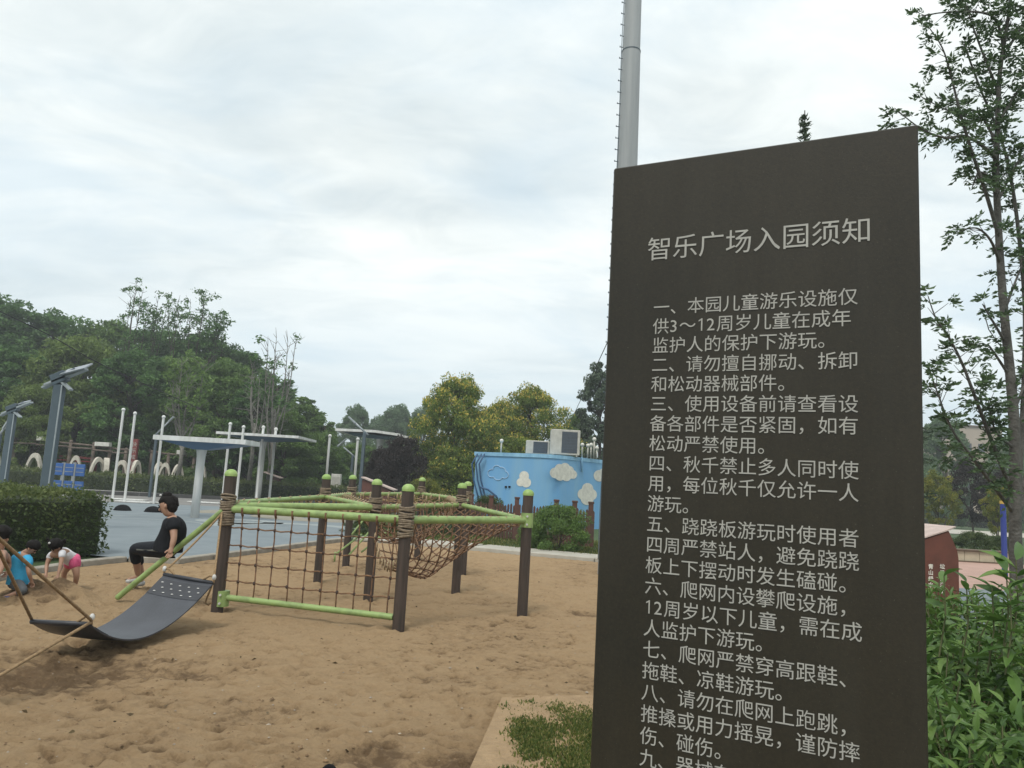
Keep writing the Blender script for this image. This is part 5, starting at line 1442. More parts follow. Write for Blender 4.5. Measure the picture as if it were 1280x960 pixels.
# ------------------------------------------------------------------ near tree on the right
tr = empty('ash_tree', (P(1268, 700, 9.2).x, 9.2, 0), 'slender tree with compound leaves rising at the right edge', 'tree')
q = random.Random(12)
def pxl(lst, d=9.2): return [P(x, y, d + dd) for (x, y, dd) in lst]
b = MB()
def limb(pts, r0_, r1_, seg=8):
    s_ = smooth_curve(pts, 5); n_ = len(s_); b.tube(s_, [r0_ + (r1_ - r0_) * k / (n_ - 1) for k in range(n_)], seg); return s_
main = pxl([(1271, 800, 0), (1270, 700, 0), (1269, 640, 0), (1268, 540, 0), (1263, 470, 0), (1256, 400, 0), (1250, 320, 0), (1245, 215, 0), (1247, 160, 0), (1250, 90, 0), (1262, 10, 0), (1270, -60, 0)])
main[0].z = -.2; main[0].x = main[1].x + .02
s_main = limb(main, .078, .014, 10)
stems = [s_main]
stems.append(limb(pxl([(1271, 620, 0), (1276, 560, .1), (1280, 480, .2), (1281, 380, .3), (1272, 280, .3), (1262, 215, .3), (1250, 170, .3), (1225, 110, .3), (1205, 55, .3)]), .036, .010))
stems.append(limb(pxl([(1268, 660, 0), (1290, 560, .2), (1305, 420, .4), (1312, 260, .5), (1305, 120, .5), (1290, 0, .5)]), .042, .012))
br = [
 [(1263, 610, 0), (1243, 560, -.2), (1222, 505, -.4), (1203, 455, -.5), (1185, 420, -.6), (1170, 398, -.6), (1160, 370, -.6)],
 [(1266, 640, 0), (1240, 605, -.3), (1214, 570, -.5), (1192, 540, -.6), (1175, 500, -.7), (1160, 455, -.8)],
 [(1250, 300, 0), (1232, 240, -.2), (1215, 190, -.3), (1200, 140, -.4), (1190, 100, -.4), (1178, 60, -.5), (1158, 30, -.5)],
 [(1247, 200, 0), (1225, 180, -.2), (1205, 170, -.3), (1180, 172, -.5), (1150, 160, -.6), (1118, 135, -.7)],
 [(1246, 180, 0), (1222, 140, 0), (1190, 140, -.1), (1150, 120, -.2)],
 [(1250, 120, 0), (1230, 70, 0), (1215, 30, 0), (1200, -20, 0)],
 [(1255, 60, 0), (1240, 20, 0), (1190, 15, -.2), (1150, 20, -.2)],
 [(1250, 330, 0), (1238, 300, -.2), (1220, 285, -.3), (1198, 290, -.4)],
 [(1255, 390, 0), (1270, 350, .1), (1290, 300, .2)],
 [(1258, 430, 0), (1240, 400, -.1), (1228, 380, -.2)],
 [(1265, 520, 0), (1285, 470, .2), (1300, 430, .2)],
 [(1262, 470, 0), (1242, 440, -.1), (1235, 430, -.2)],
 [(1268, 560, 0), (1245, 540, -.2), (1235, 500, -.3)],
 [(1260, 60, 0), (1285, 20, .1), (1300, -20, .1)],
 [(1248, 250, 0), (1268, 210, .1), (1290, 180, .2)],
 [(1250, 150, 0), (1275, 110, .1), (1300, 90, .2)],
 [(1248, 230, 0), (1225, 215, -.1), (1215, 235, -.2)],
]
tips = []
for bl_ in br: stems.append(limb(pxl(bl_), .020 if len(bl_) < 6 else .026, .005, 6))
LC = []; LD = []; LS = []; LT = []
def compound(p_, dr, ln):
    """a pinnate leaf: paired leaflets along a drooping rachis"""
    side = dr.cross(Vector((0, 0, 1))); side = side.normalized() if side.length > .01 else Vector((1, 0, 0)); tn = q.random()
    for k in range(4):
        c0 = p_ + dr * ln * (.25 + .25 * k) - Vector((0, 0, .02 * k * k * .3))
        for s_ in ((-1, 1) if k < 3 else (0,)):
            dd = (dr * (.7 if s_ else 1) + side * s_ * .9 + Vector((0, 0, q.uniform(-.35, .1)))).normalized()
            l_ = q.uniform(.060, .090); LC.append(c0 + dd * l_ * .5); LD.append(dd); LS.append(l_); LT.append(.6 * tn + .4 * q.random())
def foliate(path, start, step, spread, prob=1.0):
    L_ = 0
    for i in range(1, len(path)):
        seg_ = path[i] - path[i - 1]; n_ = max(1, int(seg_.length / step))
        for k in range(n_):
            L_ += seg_.length / n_
            if i / len(path) < start or q.random() > prob: continue
            p_ = path[i - 1].lerp(path[i], k / n_)
            dr = (Vector((q.gauss(0, 1), q.gauss(0, 1), q.gauss(.35, .6))).normalized() * .9 + seg_.normalized() * .5).normalized()
            tw = q.uniform(.04, spread); e_ = p_ + dr * tw
            if tw > .09: b.tube([p_, e_], [.005, .0025], 4, cap=False)
            for _ in range(q.randint(2, 4)):
                d2 = (dr + Vector((q.gauss(0, .8), q.gauss(0, .8), q.gauss(0, .6)))).normalized(); compound(e_, d2, q.uniform(.10, .17))
foliate(stems[0], .60, .035, .42, .75)
foliate(stems[0], .30, .06, .22, .55)
foliate(stems[1], .35, .045, .30, .7)
foliate(stems[2], .25, .045, .34, .7)
for i_, s_ in enumerate(stems[3:]): foliate(s_, .22 if i_ > 1 else .12, .040 if i_ > 1 else .034, .22 if i_ > 1 else .28, .72 if i_ > 1 else .95)
tm = b.build('trunk', M['barkgrey'], tr, smooth=True)
C = np.array(LC) - np.array(origin(tr)); me = leaf_mesh('crown', C, np.array(LD), np.array(LS), np.array(LT), aspect=.42, fold=.3)
link_mesh('crown', me, L_ash, tr)
print('ash leaves', len(LC))
# bare twigs left of trunk
b = MB(); b.tube(pxl([(1254, 437, 0), (1245, 425, -.05), (1236, 412, -.1), (1232, 398, -.1)]), .006, 5); b.tube(pxl([(1252, 410, 0), (1244, 405, -.05), (1234, 395, -.1)]), .005, 5)
b.build('bare_twig', M['barkgrey'], tr, smooth=True)

# ------------------------------------------------------------------ near shrub with long leaves
sh = empty('laurel_shrub', (1.75, 2.6, 0), 'bright green shrub with long pointed leaves filling the lower right corner', 'shrub')
def long_leaf_mesh(seed):
    q_ = random.Random(seed); n = 6; W = q_.uniform(.24, .32); bend = q_.uniform(.10, .30); v = []; f = []
    for i in range(n + 1):
        t_ = i / n; w_ = W * (math.sin(math.pi * min(1, t_ ** .8)) ** .8) * .5 + (.012 if i in (0,) else 0)
        if i == n: w_ = .002
        z = -bend * t_ * t_; x = t_
        wv = q_.uniform(-.012, .012)
        v += [(x, w_, z + w_ * .5 + wv), (x, 0, z), (x, -w_, z + w_ * .5 - wv)]
    for i in range(n):
        a_ = i * 3; f += [(a_, a_ + 3, a_ + 4, a_ + 1), (a_ + 1, a_ + 4, a_ + 5, a_ + 2)]
    me = bpy.data.meshes.new('leaf'); me.from_pydata(v, [], f); me.polygons.foreach_set('use_smooth', [True] * len(f)); me.update()
    at_ = me.attributes.new('tone', 'FLOAT', 'FACE'); tv = q_.random(); at_.data.foreach_set('value', [min(1, max(0, tv + q_.uniform(-.05, .05))) for _ in f])
    me.materials.append(L_bush); return me
LM = [long_leaf_mesh(s_) for s_ in range(14)]
stemb = MB(); leaves_ = []
q = random.Random(31)
def leaf_tf(p_, dr, ln):
    x_ = dr.normalized(); up_ = Vector((q.gauss(0, .35), q.gauss(0, .35), 1)); y_ = up_.cross(x_).normalized(); z_ = x_.cross(y_)
    m_ = Matrix((x_, y_, z_)).transposed().to_4x4() @ Matrix.Scale(ln, 4); m_.translation = p_; return m_
surf = lambda x, y: 1.055 + .055 * y + .05 * math.sin(x * 5 + 1) * math.cos(y * 4) + .045 * math.sin(x * 11 + y * 7)
cl_ = []
for k in range(3000):
    y = 1.75 + 1.9 * q.random() ** 1.3; x = q.uniform(.50 * y + .03, .50 * y + 1.35)
    dep_ = q.random() ** 1.7; z = surf(x, y) - .02 - dep_ * 1.0
    if y < 2.1: z = min(z, 1.08 + q.uniform(-.1, .05))
    if z < .25: continue
    tp_ = Vector((x, y, z)); rt = Vector((x + q.gauss(0, .08), y + q.gauss(0, .08), max(.05, z - .30)))
    if k % 2: stemb.tube([rt, tp_], [.004, .002], 4, cap=False)
    ax = Vector((q.gauss(0, .45), q.gauss(-.25, .45), 1)).normalized(); o1 = ax.orthogonal().normalized(); o2 = ax.cross(o1); a_ = q.uniform(0, 6.28); big = q.uniform(.75, 1.25)
    nl = q.randint(9, 14)
    for i in range(nl):
        a_ += 2.4; el = 1.1 - 1.35 * i / nl
        dr = (o1 * math.cos(a_) + o2 * math.sin(a_) + ax * el * .9).normalized(); ln = q.uniform(.044, .076) * big * (.55 + .45 * min(1, i / 4))
        leaves_.append((tp_ - ax * .016 * i, dr, ln))
# sprigs standing above the surface by the trunk
for (px, py, d, ln) in [(1258, 715, 2.3, .16), (1270, 700, 2.35, .15), (1262, 735, 2.25, .14), (1240, 735, 2.3, .12), (1180, 720, 2.4, .11), (1208, 728, 2.4, .1)]:
    tp_ = P(px, py, d); rt = tp_ - Vector((.02, 0, .24)); stemb.tube([rt, rt.lerp(tp_, .5) + Vector((.012, 0, 0)), tp_], [.003, .0025, .0018], 5, cap=False)
    for i in range(11):
        a_ = i * 2.4 + px; leaves_.append((tp_ - Vector((0, 0, .024 * i)), Vector((math.cos(a_), math.sin(a_), .75 - .1 * i)).normalized(), ln * q.uniform(.5, .8)))
leaves_.append((P(1272, 717, 2.3), Vector((-1, -.1, .06)).normalized(), .125))
stemb.build('stems', M['stem'], sh, smooth=True)
off = origin(sh)
def score(l):
    p_ = l[0]; v = p_ - CAM; inv = RM.transposed() @ v
    if inv.z > -.1: return -1
    px, py = 640 + F * inv.x / -inv.z, 480 - F * inv.y / -inv.z
    if not (1140 < px < 1290 and 690 < py < 970): return -1
    return l[2] / v.length + (.02 if p_.z > .8 * surf(p_.x, p_.y) else 0)
leaves_.sort(key=score, reverse=True)
for (p_, dr, ln) in leaves_[:300]:
    o = bpy.data.objects.new('leaf', q.choice(LM)); COL.objects.link(o); o.parent = sh; o.matrix_basis = leaf_tf(p_ - off, dr, ln)
VV = []; FF = []; TT = []
for (p_, dr, ln) in leaves_[300:]:
    me_ = q.choice(LM); m_ = leaf_tf(p_ - off, dr, ln); n0 = len(VV)
    VV += [tuple(m_ @ v.co) for v in me_.vertices]; FF += [tuple(i + n0 for i in pl_.vertices) for pl_ in me_.polygons]; TT += [me_.attributes['tone'].data[0].value] * len(me_.polygons)
me = bpy.data.meshes.new('leaf_mass'); me.from_pydata(VV, [], FF); me.update(); at_ = me.attributes.new('tone', 'FLOAT', 'FACE'); at_.data.foreach_set('value', TT)
me.polygons.foreach_set('use_smooth', [True] * len(FF))
o = link_mesh('leaf_mass', me, L_bush, sh); o['kind'] = 'stuff'
print('shrub leaves', len(leaves_))

# sparse tall tops and pale bare trees in the wood
def sparse_tree(label, px, topy, d, wpx, dens, barkm, name='sparse_tree', lm=L_dark, start=.55, base_z=0.0, seed=1, leafsize=.3, nlimb=11):
    q_ = random.Random(seed); tp_ = P(px, topy, d); h = tp_.z; root = empty(name, (tp_.x, d, 0), label, 'tree'); b = MB(); C = []; D = []
    W = wpx / F * d / 2; o0 = Vector((tp_.x, d, 0))
    b.tube([o0 - Vector((0, 0, .2)), o0 + Vector((.1, 0, h * .3)), o0 + Vector((0, 0, h * .55))], [.16, .13, .09], 7)
    for k in range(nlimb):
        z0_ = h * q_.uniform(.18, .55); a_ = q_.uniform(0, 6.28); e_ = Vector((tp_.x + math.cos(a_) * W * q_.uniform(.2, 1), d + math.sin(a_) * W * .7, h * q_.uniform(.82, 1.0)))
        s_ = o0 + Vector((0, 0, z0_)); m_ = s_.lerp(e_, .45) + Vector((math.cos(a_), math.sin(a_), 0)) * W * .25
        pth = smooth_curve([s_, m_, e_], 6); b.tube(pth, [.07 - .055 * i / (len(pth) - 1) for i in range(len(pth))], 5, cap=False)
        for p_ in pth[3:]:
            for _ in range(2):
                e2 = p_ + Vector((q_.gauss(0, .45), q_.gauss(0, .45), q_.uniform(.1, .9))); b.tube([p_, e2], [.022, .01], 4, cap=False)
                if q_.random() < dens:
                    for _ in range(int(26)):
                        C.append(e2 + Vector((q_.gauss(0, .17), q_.gauss(0, .17), q_.gauss(0, .15)))); D.append(Vector((q_.gauss(0, 1), q_.gauss(0, 1), q_.gauss(0, 1))).normalized())
    b.build('trunk', barkm, root, smooth=True)
    if C:
        me = leaf_mesh('crown', np.array(C) - np.array(origin(root)), np.array(D), rng.uniform(.6, 1.2, len(C)) * leafsize, rng.random(len(C)), aspect=.45)
        link_mesh('crown', me, lm, root)
sparse_tree('sparse tall tree top against the sky, left of the two', 183, 358, 68, 62, .55, M['bark'], seed=3)
sparse_tree('sparse tall tree top against the sky, right of the two', 240, 360, 68, 66, .55, M['bark'], seed=4)
sparse_tree('short sparse sprig tree on the skyline at the shoulder of the wood', 276, 398, 68, 26, .9, M['bark'], seed=9)
sparse_tree('pale bare branched tree on the right slope of the wood', 352, 424, 52, 50, .12, M['barkpale'], 'bare_tree', seed=5, nlimb=7)
sparse_tree('pale forked trunk standing in front of the wood above the nearer canopy', 238, 455, 50, 60, .35, M['barkpale'], 'bare_tree', lm=L_mid, seed=6, nlimb=6)
sparse_tree('thin pale bare tree right of the farther canopy', 325, 455, 51, 34, .1, M['barkpale'], 'bare_tree', seed=7, nlimb=4)

# ------------------------------------------------------------------ people
def skinned(name, nodes, edges, m, parent, sub=2, root=0):
    """one continuous surface grown round a jointed skeleton; nodes = [(point, rx, ry)]"""
    off = origin(parent); me = bpy.data.meshes.new(name)
    me.from_pydata([tuple(n_[0] - off) for n_ in nodes], edges, []); o_ = bpy.data.objects.new(name, me); COL.objects.link(o_)
    sk = o_.modifiers.new('skin', 'SKIN'); sk.use_smooth_shade = True
    for i, n_ in enumerate(nodes):
        sv_ = me.skin_vertices[0].data[i]; sv_.radius = (n_[1], n_[2] if len(n_) > 2 else n_[1]); sv_.use_root = (i == root)
    ss = o_.modifiers.new('sub', 'SUBSURF'); ss.levels = sub; ss.render_levels = sub
    dg = bpy.context.evaluated_depsgraph_get(); m2 = bpy.data.meshes.new_from_object(o_.evaluated_get(dg))
    bpy.data.objects.remove(o_); bpy.data.meshes.remove(me)
    m2.name = name; m2.materials.clear(); m2.materials.append(m)
    m2.polygons.foreach_set('use_smooth', [True] * len(m2.polygons))
    o_ = bpy.data.objects.new(name, m2); COL.objects.link(o_); o_.parent = parent; return o_
def person(root, J, head_dir, hs=1.0, child=False):
    """J: joint name -> point. Builds the body with neck, head, face, arms, hands with fingers, legs and feet."""
    nodes = []; edges = []; ix = {}
    def nd(k, p_, r1, r2=None): ix[k] = len(nodes); nodes.append((Vector(p_), r1 * hs, (r2 or r1) * hs)); return ix[k]
    def ed(a_, b_): edges.append((ix[a_], ix[b_]))
    nd('pelvis', J['pelvis'], .125, .11); nd('waist', J['pelvis'].lerp(J['chest'], .45), .115, .10); nd('chest', J['chest'], .135, .105); nd('upper', J['chest'].lerp(J['neck'], .65), .10, .09)
    nd('neck', J['neck'], .052); ed('pelvis', 'waist'); ed('waist', 'chest'); ed('chest', 'upper'); ed('upper', 'neck')
    hc = J['head']; up_ = (hc - J['neck']).normalized(); fw = (head_dir - up_ * head_dir.dot(up_)).normalized()
    nd('jaw', hc - up_ * .055 * hs + fw * .02 * hs, .060, .064); nd('skull', hc + up_ * .02 * hs, .082, .090); nd('crown', hc + up_ * .085 * hs - fw * .01 * hs, .055, .06)
    ed('neck', 'jaw'); ed('jaw', 'skull'); ed('skull', 'crown')
    for s_ in 'LR':
        if 'sh' + s_ not in J: continue
        nd('sh' + s_, J['sh' + s_], .055); ed('upper', 'sh' + s_)
        nd('am' + s_, J['sh' + s_].lerp(J['el' + s_], .5), .044); nd('el' + s_, J['el' + s_], .036); nd('fo' + s_, J['el' + s_].lerp(J['ha' + s_], .45), .034); nd('wr' + s_, J['ha' + s_] - (J['ha' + s_] - J['el' + s_]).normalized() * .05 * hs, .024)
        nd('ha' + s_, J['ha' + s_], .032, .018)
        for a_, b_ in (('sh', 'am'), ('am', 'el'), ('el', 'fo'), ('fo', 'wr'), ('wr', 'ha')): ed(a_ + s_, b_ + s_)
        ad_ = (J['ha' + s_] - J['el' + s_]).normalized(); sd_ = ad_.cross(Vector((0, 1, 0)) if abs(ad_.y) < .8 else Vector((1, 0, 0))).normalized(); dn = ad_.cross(sd_)
        for k in range(4):
            b0 = J['ha' + s_] + ad_ * .025 * hs + sd_ * (k - 1.5) * .019 * hs; l_ = (.045, .055, .052, .04)[k] * hs
            nd('f%d%s' % (k, s_), b0 + ad_ * .014 * hs, .0095); nd('g%d%s' % (k, s_), b0 + ad_ * l_ * .8 + dn * .012 * hs, .0085); nd('h%d%s' % (k, s_), b0 + ad_ * l_ * 1.1 + dn * .038 * hs, .0075)
            ed('ha' + s_, 'f%d%s' % (k, s_)); ed('f%d%s' % (k, s_), 'g%d%s' % (k, s_)); ed('g%d%s' % (k, s_), 'h%d%s' % (k, s_))
        nd('t' + s_, J['ha' + s_] + sd_ * -.038 * hs + dn * .01 * hs, .011); nd('u' + s_, J['ha' + s_] + sd_ * -.052 * hs + ad_ * .03 * hs + dn * .02 * hs, .009); ed('ha' + s_, 't' + s_); ed('t' + s_, 'u' + s_)
    for s_ in 'LR':
        if 'hp' + s_ not in J: continue
        nd('hp' + s_, J['hp' + s_], .088); nd('th' + s_, J['hp' + s_].lerp(J['kn' + s_], .5), .074); nd('kn' + s_, J['kn' + s_], .054); nd('ca' + s_, J['kn' + s_].lerp(J['an' + s_], .35), .052); nd('an' + s_, J['an' + s_], .033)
        nd('to' + s_, J['to' + s_], .034, .022); ed('pelvis', 'hp' + s_)
        for a_, b_ in (('hp', 'th'), ('th', 'kn'), ('kn', 'ca'), ('ca', 'an'), ('an', 'to')): ed(a_ + s_, b_ + s_)
    body = skinned('body', nodes, edges, M['skin'], root)
    # face and ears
    side = up_.cross(fw).normalized()
    MB().ball(hc + fw * .088 * hs - up_ * .012 * hs, (.014 * hs, .014 * hs, .020 * hs), 8, 6).build('nose', M['skin'], root, smooth=True)
    for s_ in (-1, 1):
        MB().ball(hc + side * s_ * .080 * hs - up_ * .01 * hs, (.016 * hs, .020 * hs, .030 * hs), 8, 6).build('ear', M['skin'], root, smooth=True)
        MB().ball(hc + fw * .078 * hs + side * s_ * .032 * hs + up_ * .012 * hs, .010 * hs, 8, 6).build('eye', M['dark'], root, smooth=True)
        MB().tube([hc + fw * .084 * hs + side * s_ * .018 * hs + up_ * .032 * hs, hc + fw * .074 * hs + side * s_ * .05 * hs + up_ * .032 * hs], .005 * hs, 5).build('eyebrow', M['hair'], root, smooth=True)
    MB().tube([hc + fw * .078 * hs - side * .022 * hs - up_ * .050 * hs, hc + fw * .083 * hs - up_ * .052 * hs, hc + fw * .078 * hs + side * .022 * hs - up_ * .050 * hs], .006 * hs, 5).build('mouth', M['mono'], root, smooth=True)
    return body, nodes, ix, (hc, up_, fw, side)
def hair_cap(root, hd, hs, back=.02, thick=1.05, low=-.75, m='hair', extra=None):
    """hair: a shell over the top, sides and back of the skull, left open at the face, with ragged locks"""
    hc, up_, fw, side = hd; b = MB(); n, k_ = 28, 14; idx_ = {}
    for i in range(k_ + 1):
        ph = math.pi * i / k_
        for j in range(n):
            th = 2 * math.pi * j / n
            lx, ly, lz = math.sin(ph) * math.cos(th), math.sin(ph) * math.sin(th), math.cos(ph)
            rr = thick * (1 + .035 * math.sin(9 * th + 3 * ph) * math.sin(ph))
            # hair line: forward direction kept open below the brow
            if lx > .18 and lz < .42: rr = .78
            if lz < low: rr *= max(.5, 1 - (low - lz) * .9)
            b.v.append(hc + (up_ * (lz * .098 + .022) + fw * (lx * .092 - back * .5) + side * ly * .082) * rr * hs - fw * (.012 * hs if lz < 0 else 0))
            idx_[i, j] = len(b.v) - 1
    for i in range(k_):
        for j in range(n): b.f.append((idx_[i, j], idx_[i, (j + 1) % n], idx_[i + 1, (j + 1) % n], idx_[i + 1, j]))
    if extra: extra(b)
    return b.build('hair', M[m], root, smooth=True, fix=True)

# the seated woman
def W(px, py, d): return P(px, py, d)
wm = empty('person', (P(213, 700, 9.05).x, 9.05, 0), 'woman in black T-shirt and cropped leggings sitting sideways on the slanted green beam', 'person')
J = {'pelvis': W(213, 686, 9.0), 'chest': W(217.5, 663, 9.0), 'neck': W(213.5, 645.5, 9.0), 'head': W(209, 632, 9.0),
     'shL': W(216.5, 655, 8.83), 'elL': W(217.5, 673, 8.76), 'haL': W(213.3, 689, 8.72), 'shR': W(215.5, 656, 9.14), 'elR': W(213, 672, 9.2), 'haR': W(207, 684, 9.15),
     'hpL': W(208, 687, 8.93), 'knL': W(168.5, 685.5, 9.35), 'anL': W(173, 721, 9.55), 'toL': W(159, 726.5, 9.42), 'hpR': W(209, 686, 9.1), 'knR': W(170, 688, 9.5), 'anR': W(178, 724, 9.62), 'toR': W(168, 731, 9.5)}
body, nodes, ix, hd = person(wm, J, Vector((-1, -.15, -.15)))
def bun(b):
    hc, up_, fw, side = hd
    b.ball(hc + up_ * .112 - fw * .035, (.056, .052, .046), 12, 8)
    b.ball(hc - up_ * .035 - fw * .045, (.062, .075, .075), 14, 8)
    b.tube([hc + up_ * .09 - fw * .05, hc + up_ * .03 - fw * .105, hc - up_ * .05 - fw * .10], [.035, .035, .022], 8)
hair_cap(wm, hd, 1.0, extra=bun)
hc, up_, fw, side = hd
MB().ball(hc + up_ * .135 + fw * .02 - Vector((0, .03, 0)), (.016, .016, .012), 8, 5).build('hair_clip', M['clip'], wm, smooth=True)
def gn(k, s=1.0, add=0.012): p_, a_, b_ = nodes[ix[k]]; return (p_, a_ * s + add, b_ * s + add)
def garment(name, keys, m, root, s=1.08, add=.012, ends=(), sub=2):
    ns = []; es = []; id_ = {}
    for (a_, b_) in keys:
        for k in (a_, b_):
            if k not in id_:
                id_[k] = len(ns); ns.append(gn(k, s, add) if isinstance(k, str) else (k[0], k[1], k[1]))
        es.append((id_[a_], id_[b_]))
    return skinned(name, ns, es, m, root, sub=sub)
slv = lambda s_, t=.62: (tuple(J['sh' + s_].lerp(J['el' + s_], t)), .058)
def vkey(p_, r_): return (Vector(p_).freeze(), r_)
def garment2(name, pts, edges, m, root, sub=2):
    return skinned(name, [(Vector(p_), a_, b_) for p_, a_, b_ in pts], edges, m, root, sub=sub)
def shirt(root, J, m, hs=1.0, sleeve=.5, low=.0, fw=Vector((-1, 0, 0)), deep=1.0):
    """a loft of oval rings down the trunk with two sleeves, closed round the neck"""
    axis = [J['pelvis'].lerp(J['chest'], low - .12), J['pelvis'].lerp(J['chest'], low + .15), J['pelvis'].lerp(J['chest'], .6), J['chest'], J['chest'].lerp(J['neck'], .45), J['chest'].lerp(J['neck'], .78), J['neck'] + (J['neck'] - J['chest']).normalized() * .0]
    fb = [.160, .165, .150, .145, .122, .092, .066]; sd_ = [.190, .185, .175, .190, .200, .150, .074]
    push = [.02, .03, .015, 0, -.01, 0, 0]
    b = MB(); n = 20
    for i, c in enumerate(axis):
        t_ = (axis[min(i + 1, 6)] - axis[max(i - 1, 0)]).normalized(); f = (fw - t_ * fw.dot(t_)).normalized(); s_ = t_.cross(f)
        for j in range(n):
            a2 = 2 * math.pi * j / n; wr = 1 + .03 * math.sin(5 * a2 + i * 1.7) * (i < 4)
            b.v.append(c + f * (math.cos(a2) * fb[i] * hs * deep * wr + push[i] * hs) + s_ * math.sin(a2) * sd_[i] * hs * wr)
    for i in range(6):
        for j in range(n): b.f.append((i * n + j, i * n + (j + 1) % n, (i + 1) * n + (j + 1) % n, (i + 1) * n + j))
    b.f.append(tuple(6 * n + j for j in range(n)))
    for s2 in 'LR':
        if 'sh' + s2 not in J: continue
        st_ = J['chest'].lerp(J['neck'], .5).lerp(J['sh' + s2], .45); en = J['sh' + s2].lerp(J['el' + s2], sleeve)
        b.tube([st_, J['sh' + s2] + Vector((0, 0, .008)), J['sh' + s2].lerp(en, .5), en], [.085 * hs, .082 * hs, .074 * hs, .070 * hs], 14)
    o_ = b.build('shirt', m, root, smooth=True, fix=True)
    md = o_.modifiers.new('sub', 'SUBSURF'); md.levels = md.render_levels = 1; return o_
def trousers(root, J, m, hs=1.0, to='calf', name='trousers', frac=.5):
    pts = [(J['pelvis'].lerp(J['chest'], .22), .128 * hs, .118 * hs), (J['pelvis'], .142 * hs, .128 * hs)]; ed_ = [(0, 1)]
    for s_ in 'LR':
        if 'hp' + s_ not in J: continue
        n0 = len(pts)
        if to == 'calf':
            pts += [(J['hp' + s_], .102 * hs, .10 * hs), (J['hp' + s_].lerp(J['kn' + s_], .5), .088 * hs, .088 * hs), (J['kn' + s_], .068 * hs, .068 * hs), (J['kn' + s_].lerp(J['an' + s_], .38), .064 * hs, .064 * hs), (J['kn' + s_].lerp(J['an' + s_], .52), .056 * hs, .056 * hs)]
            ed_ += [(1, n0)] + [(n0 + k, n0 + k + 1) for k in range(4)]
        else:
            pts += [(J['hp' + s_], .108 * hs, .105 * hs), (J['hp' + s_].lerp(J['kn' + s_], frac), .095 * hs, .095 * hs)]; ed_ += [(1, n0), (n0, n0 + 1)]
    return garment2(name, pts, ed_, m, root)
shirt(wm, J, M['blacktee'], 1.0, .5, .0, Vector((-1, -.1, 0)))
trousers(wm, J, M['blacktight'], 1.1, 'calf', 'leggings')
# grey stripe and grey print
st = [J['hpL'].lerp(J['knL'], t_) + Vector((0, -.108 + .02 * t_, -.005)) for t_ in (.08, .3, .55, .8)]
MB().tube(st, .012, 6).build('leg_stripe', M['greystripe'], wm, smooth=True)
MB().ball(W(202.5, 677, 8.93), (.045, .07, .095), 12, 8, m=Matrix.Rotation(R(25), 3, 'Y')).build('shirt_print', M['greypatch'], wm, smooth=True)
def shoe(root, an, to, m, hs=1.0):
    d_ = (to - an); d_.z = 0; d_.normalize(); s_ = d_.cross(Vector((0, 0, 1))); c = an + d_ * .055 * hs; zb = min(an.z, to.z) - .028 * hs
    pts = [(Vector((an.x, an.y, zb + .035 * hs)) - d_ * .035 * hs, .040 * hs, .038 * hs), (Vector((c.x, c.y, zb + .032 * hs)), .042 * hs, .034 * hs), (Vector((to.x, to.y, zb + .024 * hs)) + d_ * .015, .040 * hs, .024 * hs)]
    o_ = skinned('shoe', pts, [(0, 1), (1, 2)], m, root)
    return o_
shoe(wm, J['anL'], J['toL'], M['shoe']); shoe(wm, J['anR'], J['toR'], M['shoe'])

# girl bending over the sand pile
gl = empty('person', (P(80, 735, 9.6).x, 9.6, 0), 'small girl in white T-shirt and pink shorts bending down with both hands in the sand', 'person')
d = 9.5
J = {'pelvis': P(92, 699, d + .15), 'chest': P(80, 692, d), 'neck': P(73.5, 689, d - .05), 'head': P(69.5, 683.5, d - .12),
     'shL': P(78, 692, d - .15), 'elL': P(76, 706, d - .2), 'haL': P(72, 722, d - .25), 'shR': P(63, 694, d + .02), 'elR': P(58.5, 706, d - .02), 'haR': P(57.5, 719, d - .1),
     'hpL': P(93, 703, d + .06), 'knL': P(96, 719, d + .05), 'anL': P(93.5, 733, d + .12), 'toL': P(90, 736, d), 'hpR': P(89, 702, d + .25), 'knR': P(80, 716, d + .3), 'anR': P(80, 730, d + .35), 'toR': P(76, 733, d + .2)}
HS = .60
body, nodes, ix, hd = person(gl, J, Vector((-.3, -.6, -.75)), HS * 1.1)
def tuft(b):
    hc, up_, fw, side = hd
    for s_ in (-1, 1): b.ball(hc + Vector((.075 * s_, 0, .055)), (.035, .03, .03), 8, 6); b.tube([hc + Vector((.075 * s_, 0, .06)), hc + Vector((.11 * s_, -.01, .09)), hc + Vector((.12 * s_, -.01, .05))], [.02, .018, .006], 6)
hair_cap(gl, hd, HS * 1.35, extra=tuft, thick=1.12)
MB().ball(hd[0] + Vector((-.02, -.105, .05)), .014, 8, 5).build('hair_clip', M['clip'], gl, smooth=True)
shirt(gl, J, M['whitetee'], .52, .42, .22, Vector((-.5, -.3, -.9))); trousers(gl, J, M['pinkshort'], .72, 'short', 'shorts', .55)

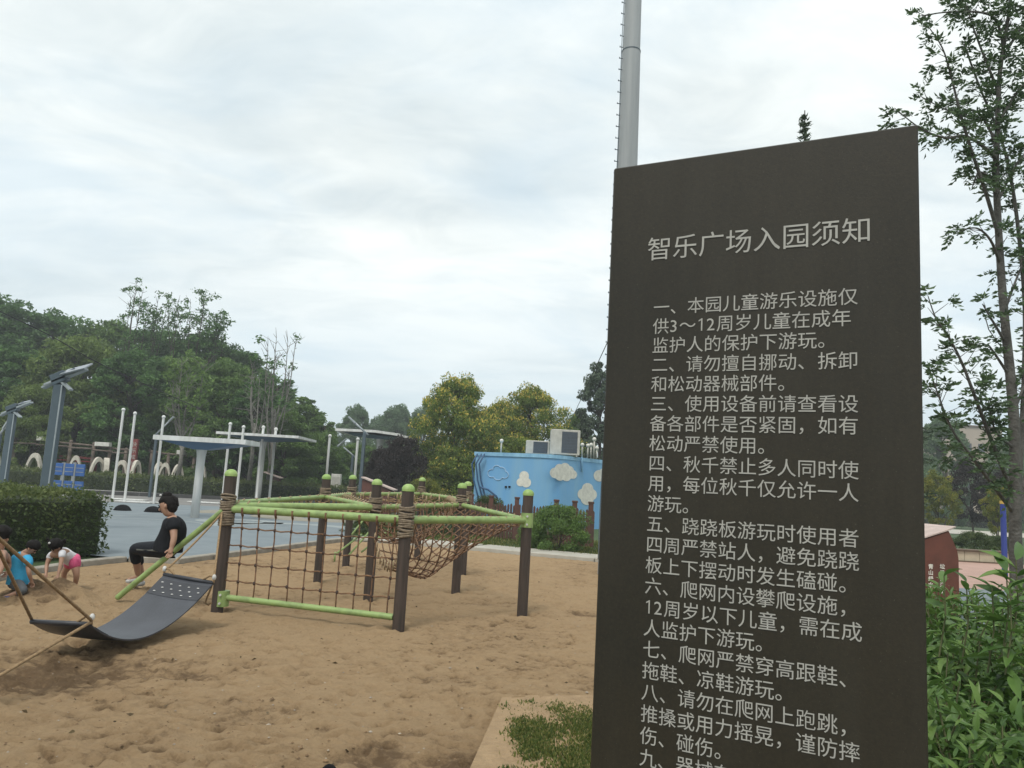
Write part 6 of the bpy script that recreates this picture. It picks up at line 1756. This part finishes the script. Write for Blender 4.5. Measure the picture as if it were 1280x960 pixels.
# boy in blue
by = empty('person', (P(22, 745, 8.75).x, 8.75, 0), 'boy in bright blue T-shirt kneeling beside the sand pile', 'person')
d = 8.75
J = {'pelvis': P(21, 727, d), 'chest': P(25, 702, d), 'neck': P(31, 690.5, d), 'head': P(41, 684.5, d - .02),
     'shL': P(35, 700, d - .10), 'elL': P(36, 716, d - .12), 'haL': P(40, 728, d - .05), 'shR': P(24, 698, d + .12), 'elR': P(30, 712, d + .22), 'haR': P(40, 724, d + .2),
     'hpL': P(20, 729, d - .07), 'knL': P(31, 738, d - .12), 'anL': P(13, 744, d - .12), 'toL': P(2, 748, d - .15), 'hpR': P(19, 728, d + .08), 'knR': P(29, 735, d + .12), 'anR': P(12, 741, d + .12), 'toR': P(3, 745, d + .1)}
body, nodes, ix, hd = person(by, J, Vector((.8, 0, -.6)), .66)
hair_cap(by, hd, .74, thick=1.05)
shirt(by, J, M['bluetee'], .66, .52, .02, Vector((1, -.1, -.3))); trousers(by, J, M['greyshort'], .74, 'calf', 'trousers')
shoe(by, J['anL'], J['toL'], M['blueshoe'], .8); shoe(by, J['anR'], J['toR'], M['blueshoe'], .8)

# third child, cut by the picture edge
ch = empty('person', (P(-8, 740, 8.5).x, 8.5, 0), 'bare shouldered black haired child cut off by the left picture edge', 'person')
d = 8.5
J = {'pelvis': P(-16, 716, d), 'chest': P(-3, 700, d), 'neck': P(0, 687, d), 'head': P(3, 672, d - .02),
     'shL': P(3, 695, d - .1), 'elL': P(2, 711, d - .15), 'haL': P(-4, 722, d - .2), 'shR': P(6, 692, d + .1), 'elR': P(14, 704, d + .15), 'haR': P(8, 716, d + .1),
     'hpL': P(-17, 718, d - .07), 'knL': P(-4, 728, d - .1), 'anL': P(-13, 746, d - .1), 'toL': P(-4, 749, d - .12), 'hpR': P(-16, 717, d + .08), 'knR': P(-5, 726, d + .1), 'anR': P(-12, 742, d + .1), 'toR': P(-4, 745, d + .1)}
body, nodes, ix, hd = person(ch, J, Vector((.8, 0, -.6)), .72)
hair_cap(ch, hd, 1.06, thick=1.08); trousers(ch, J, M['greyshort'], .8, 'short', 'shorts', .8)
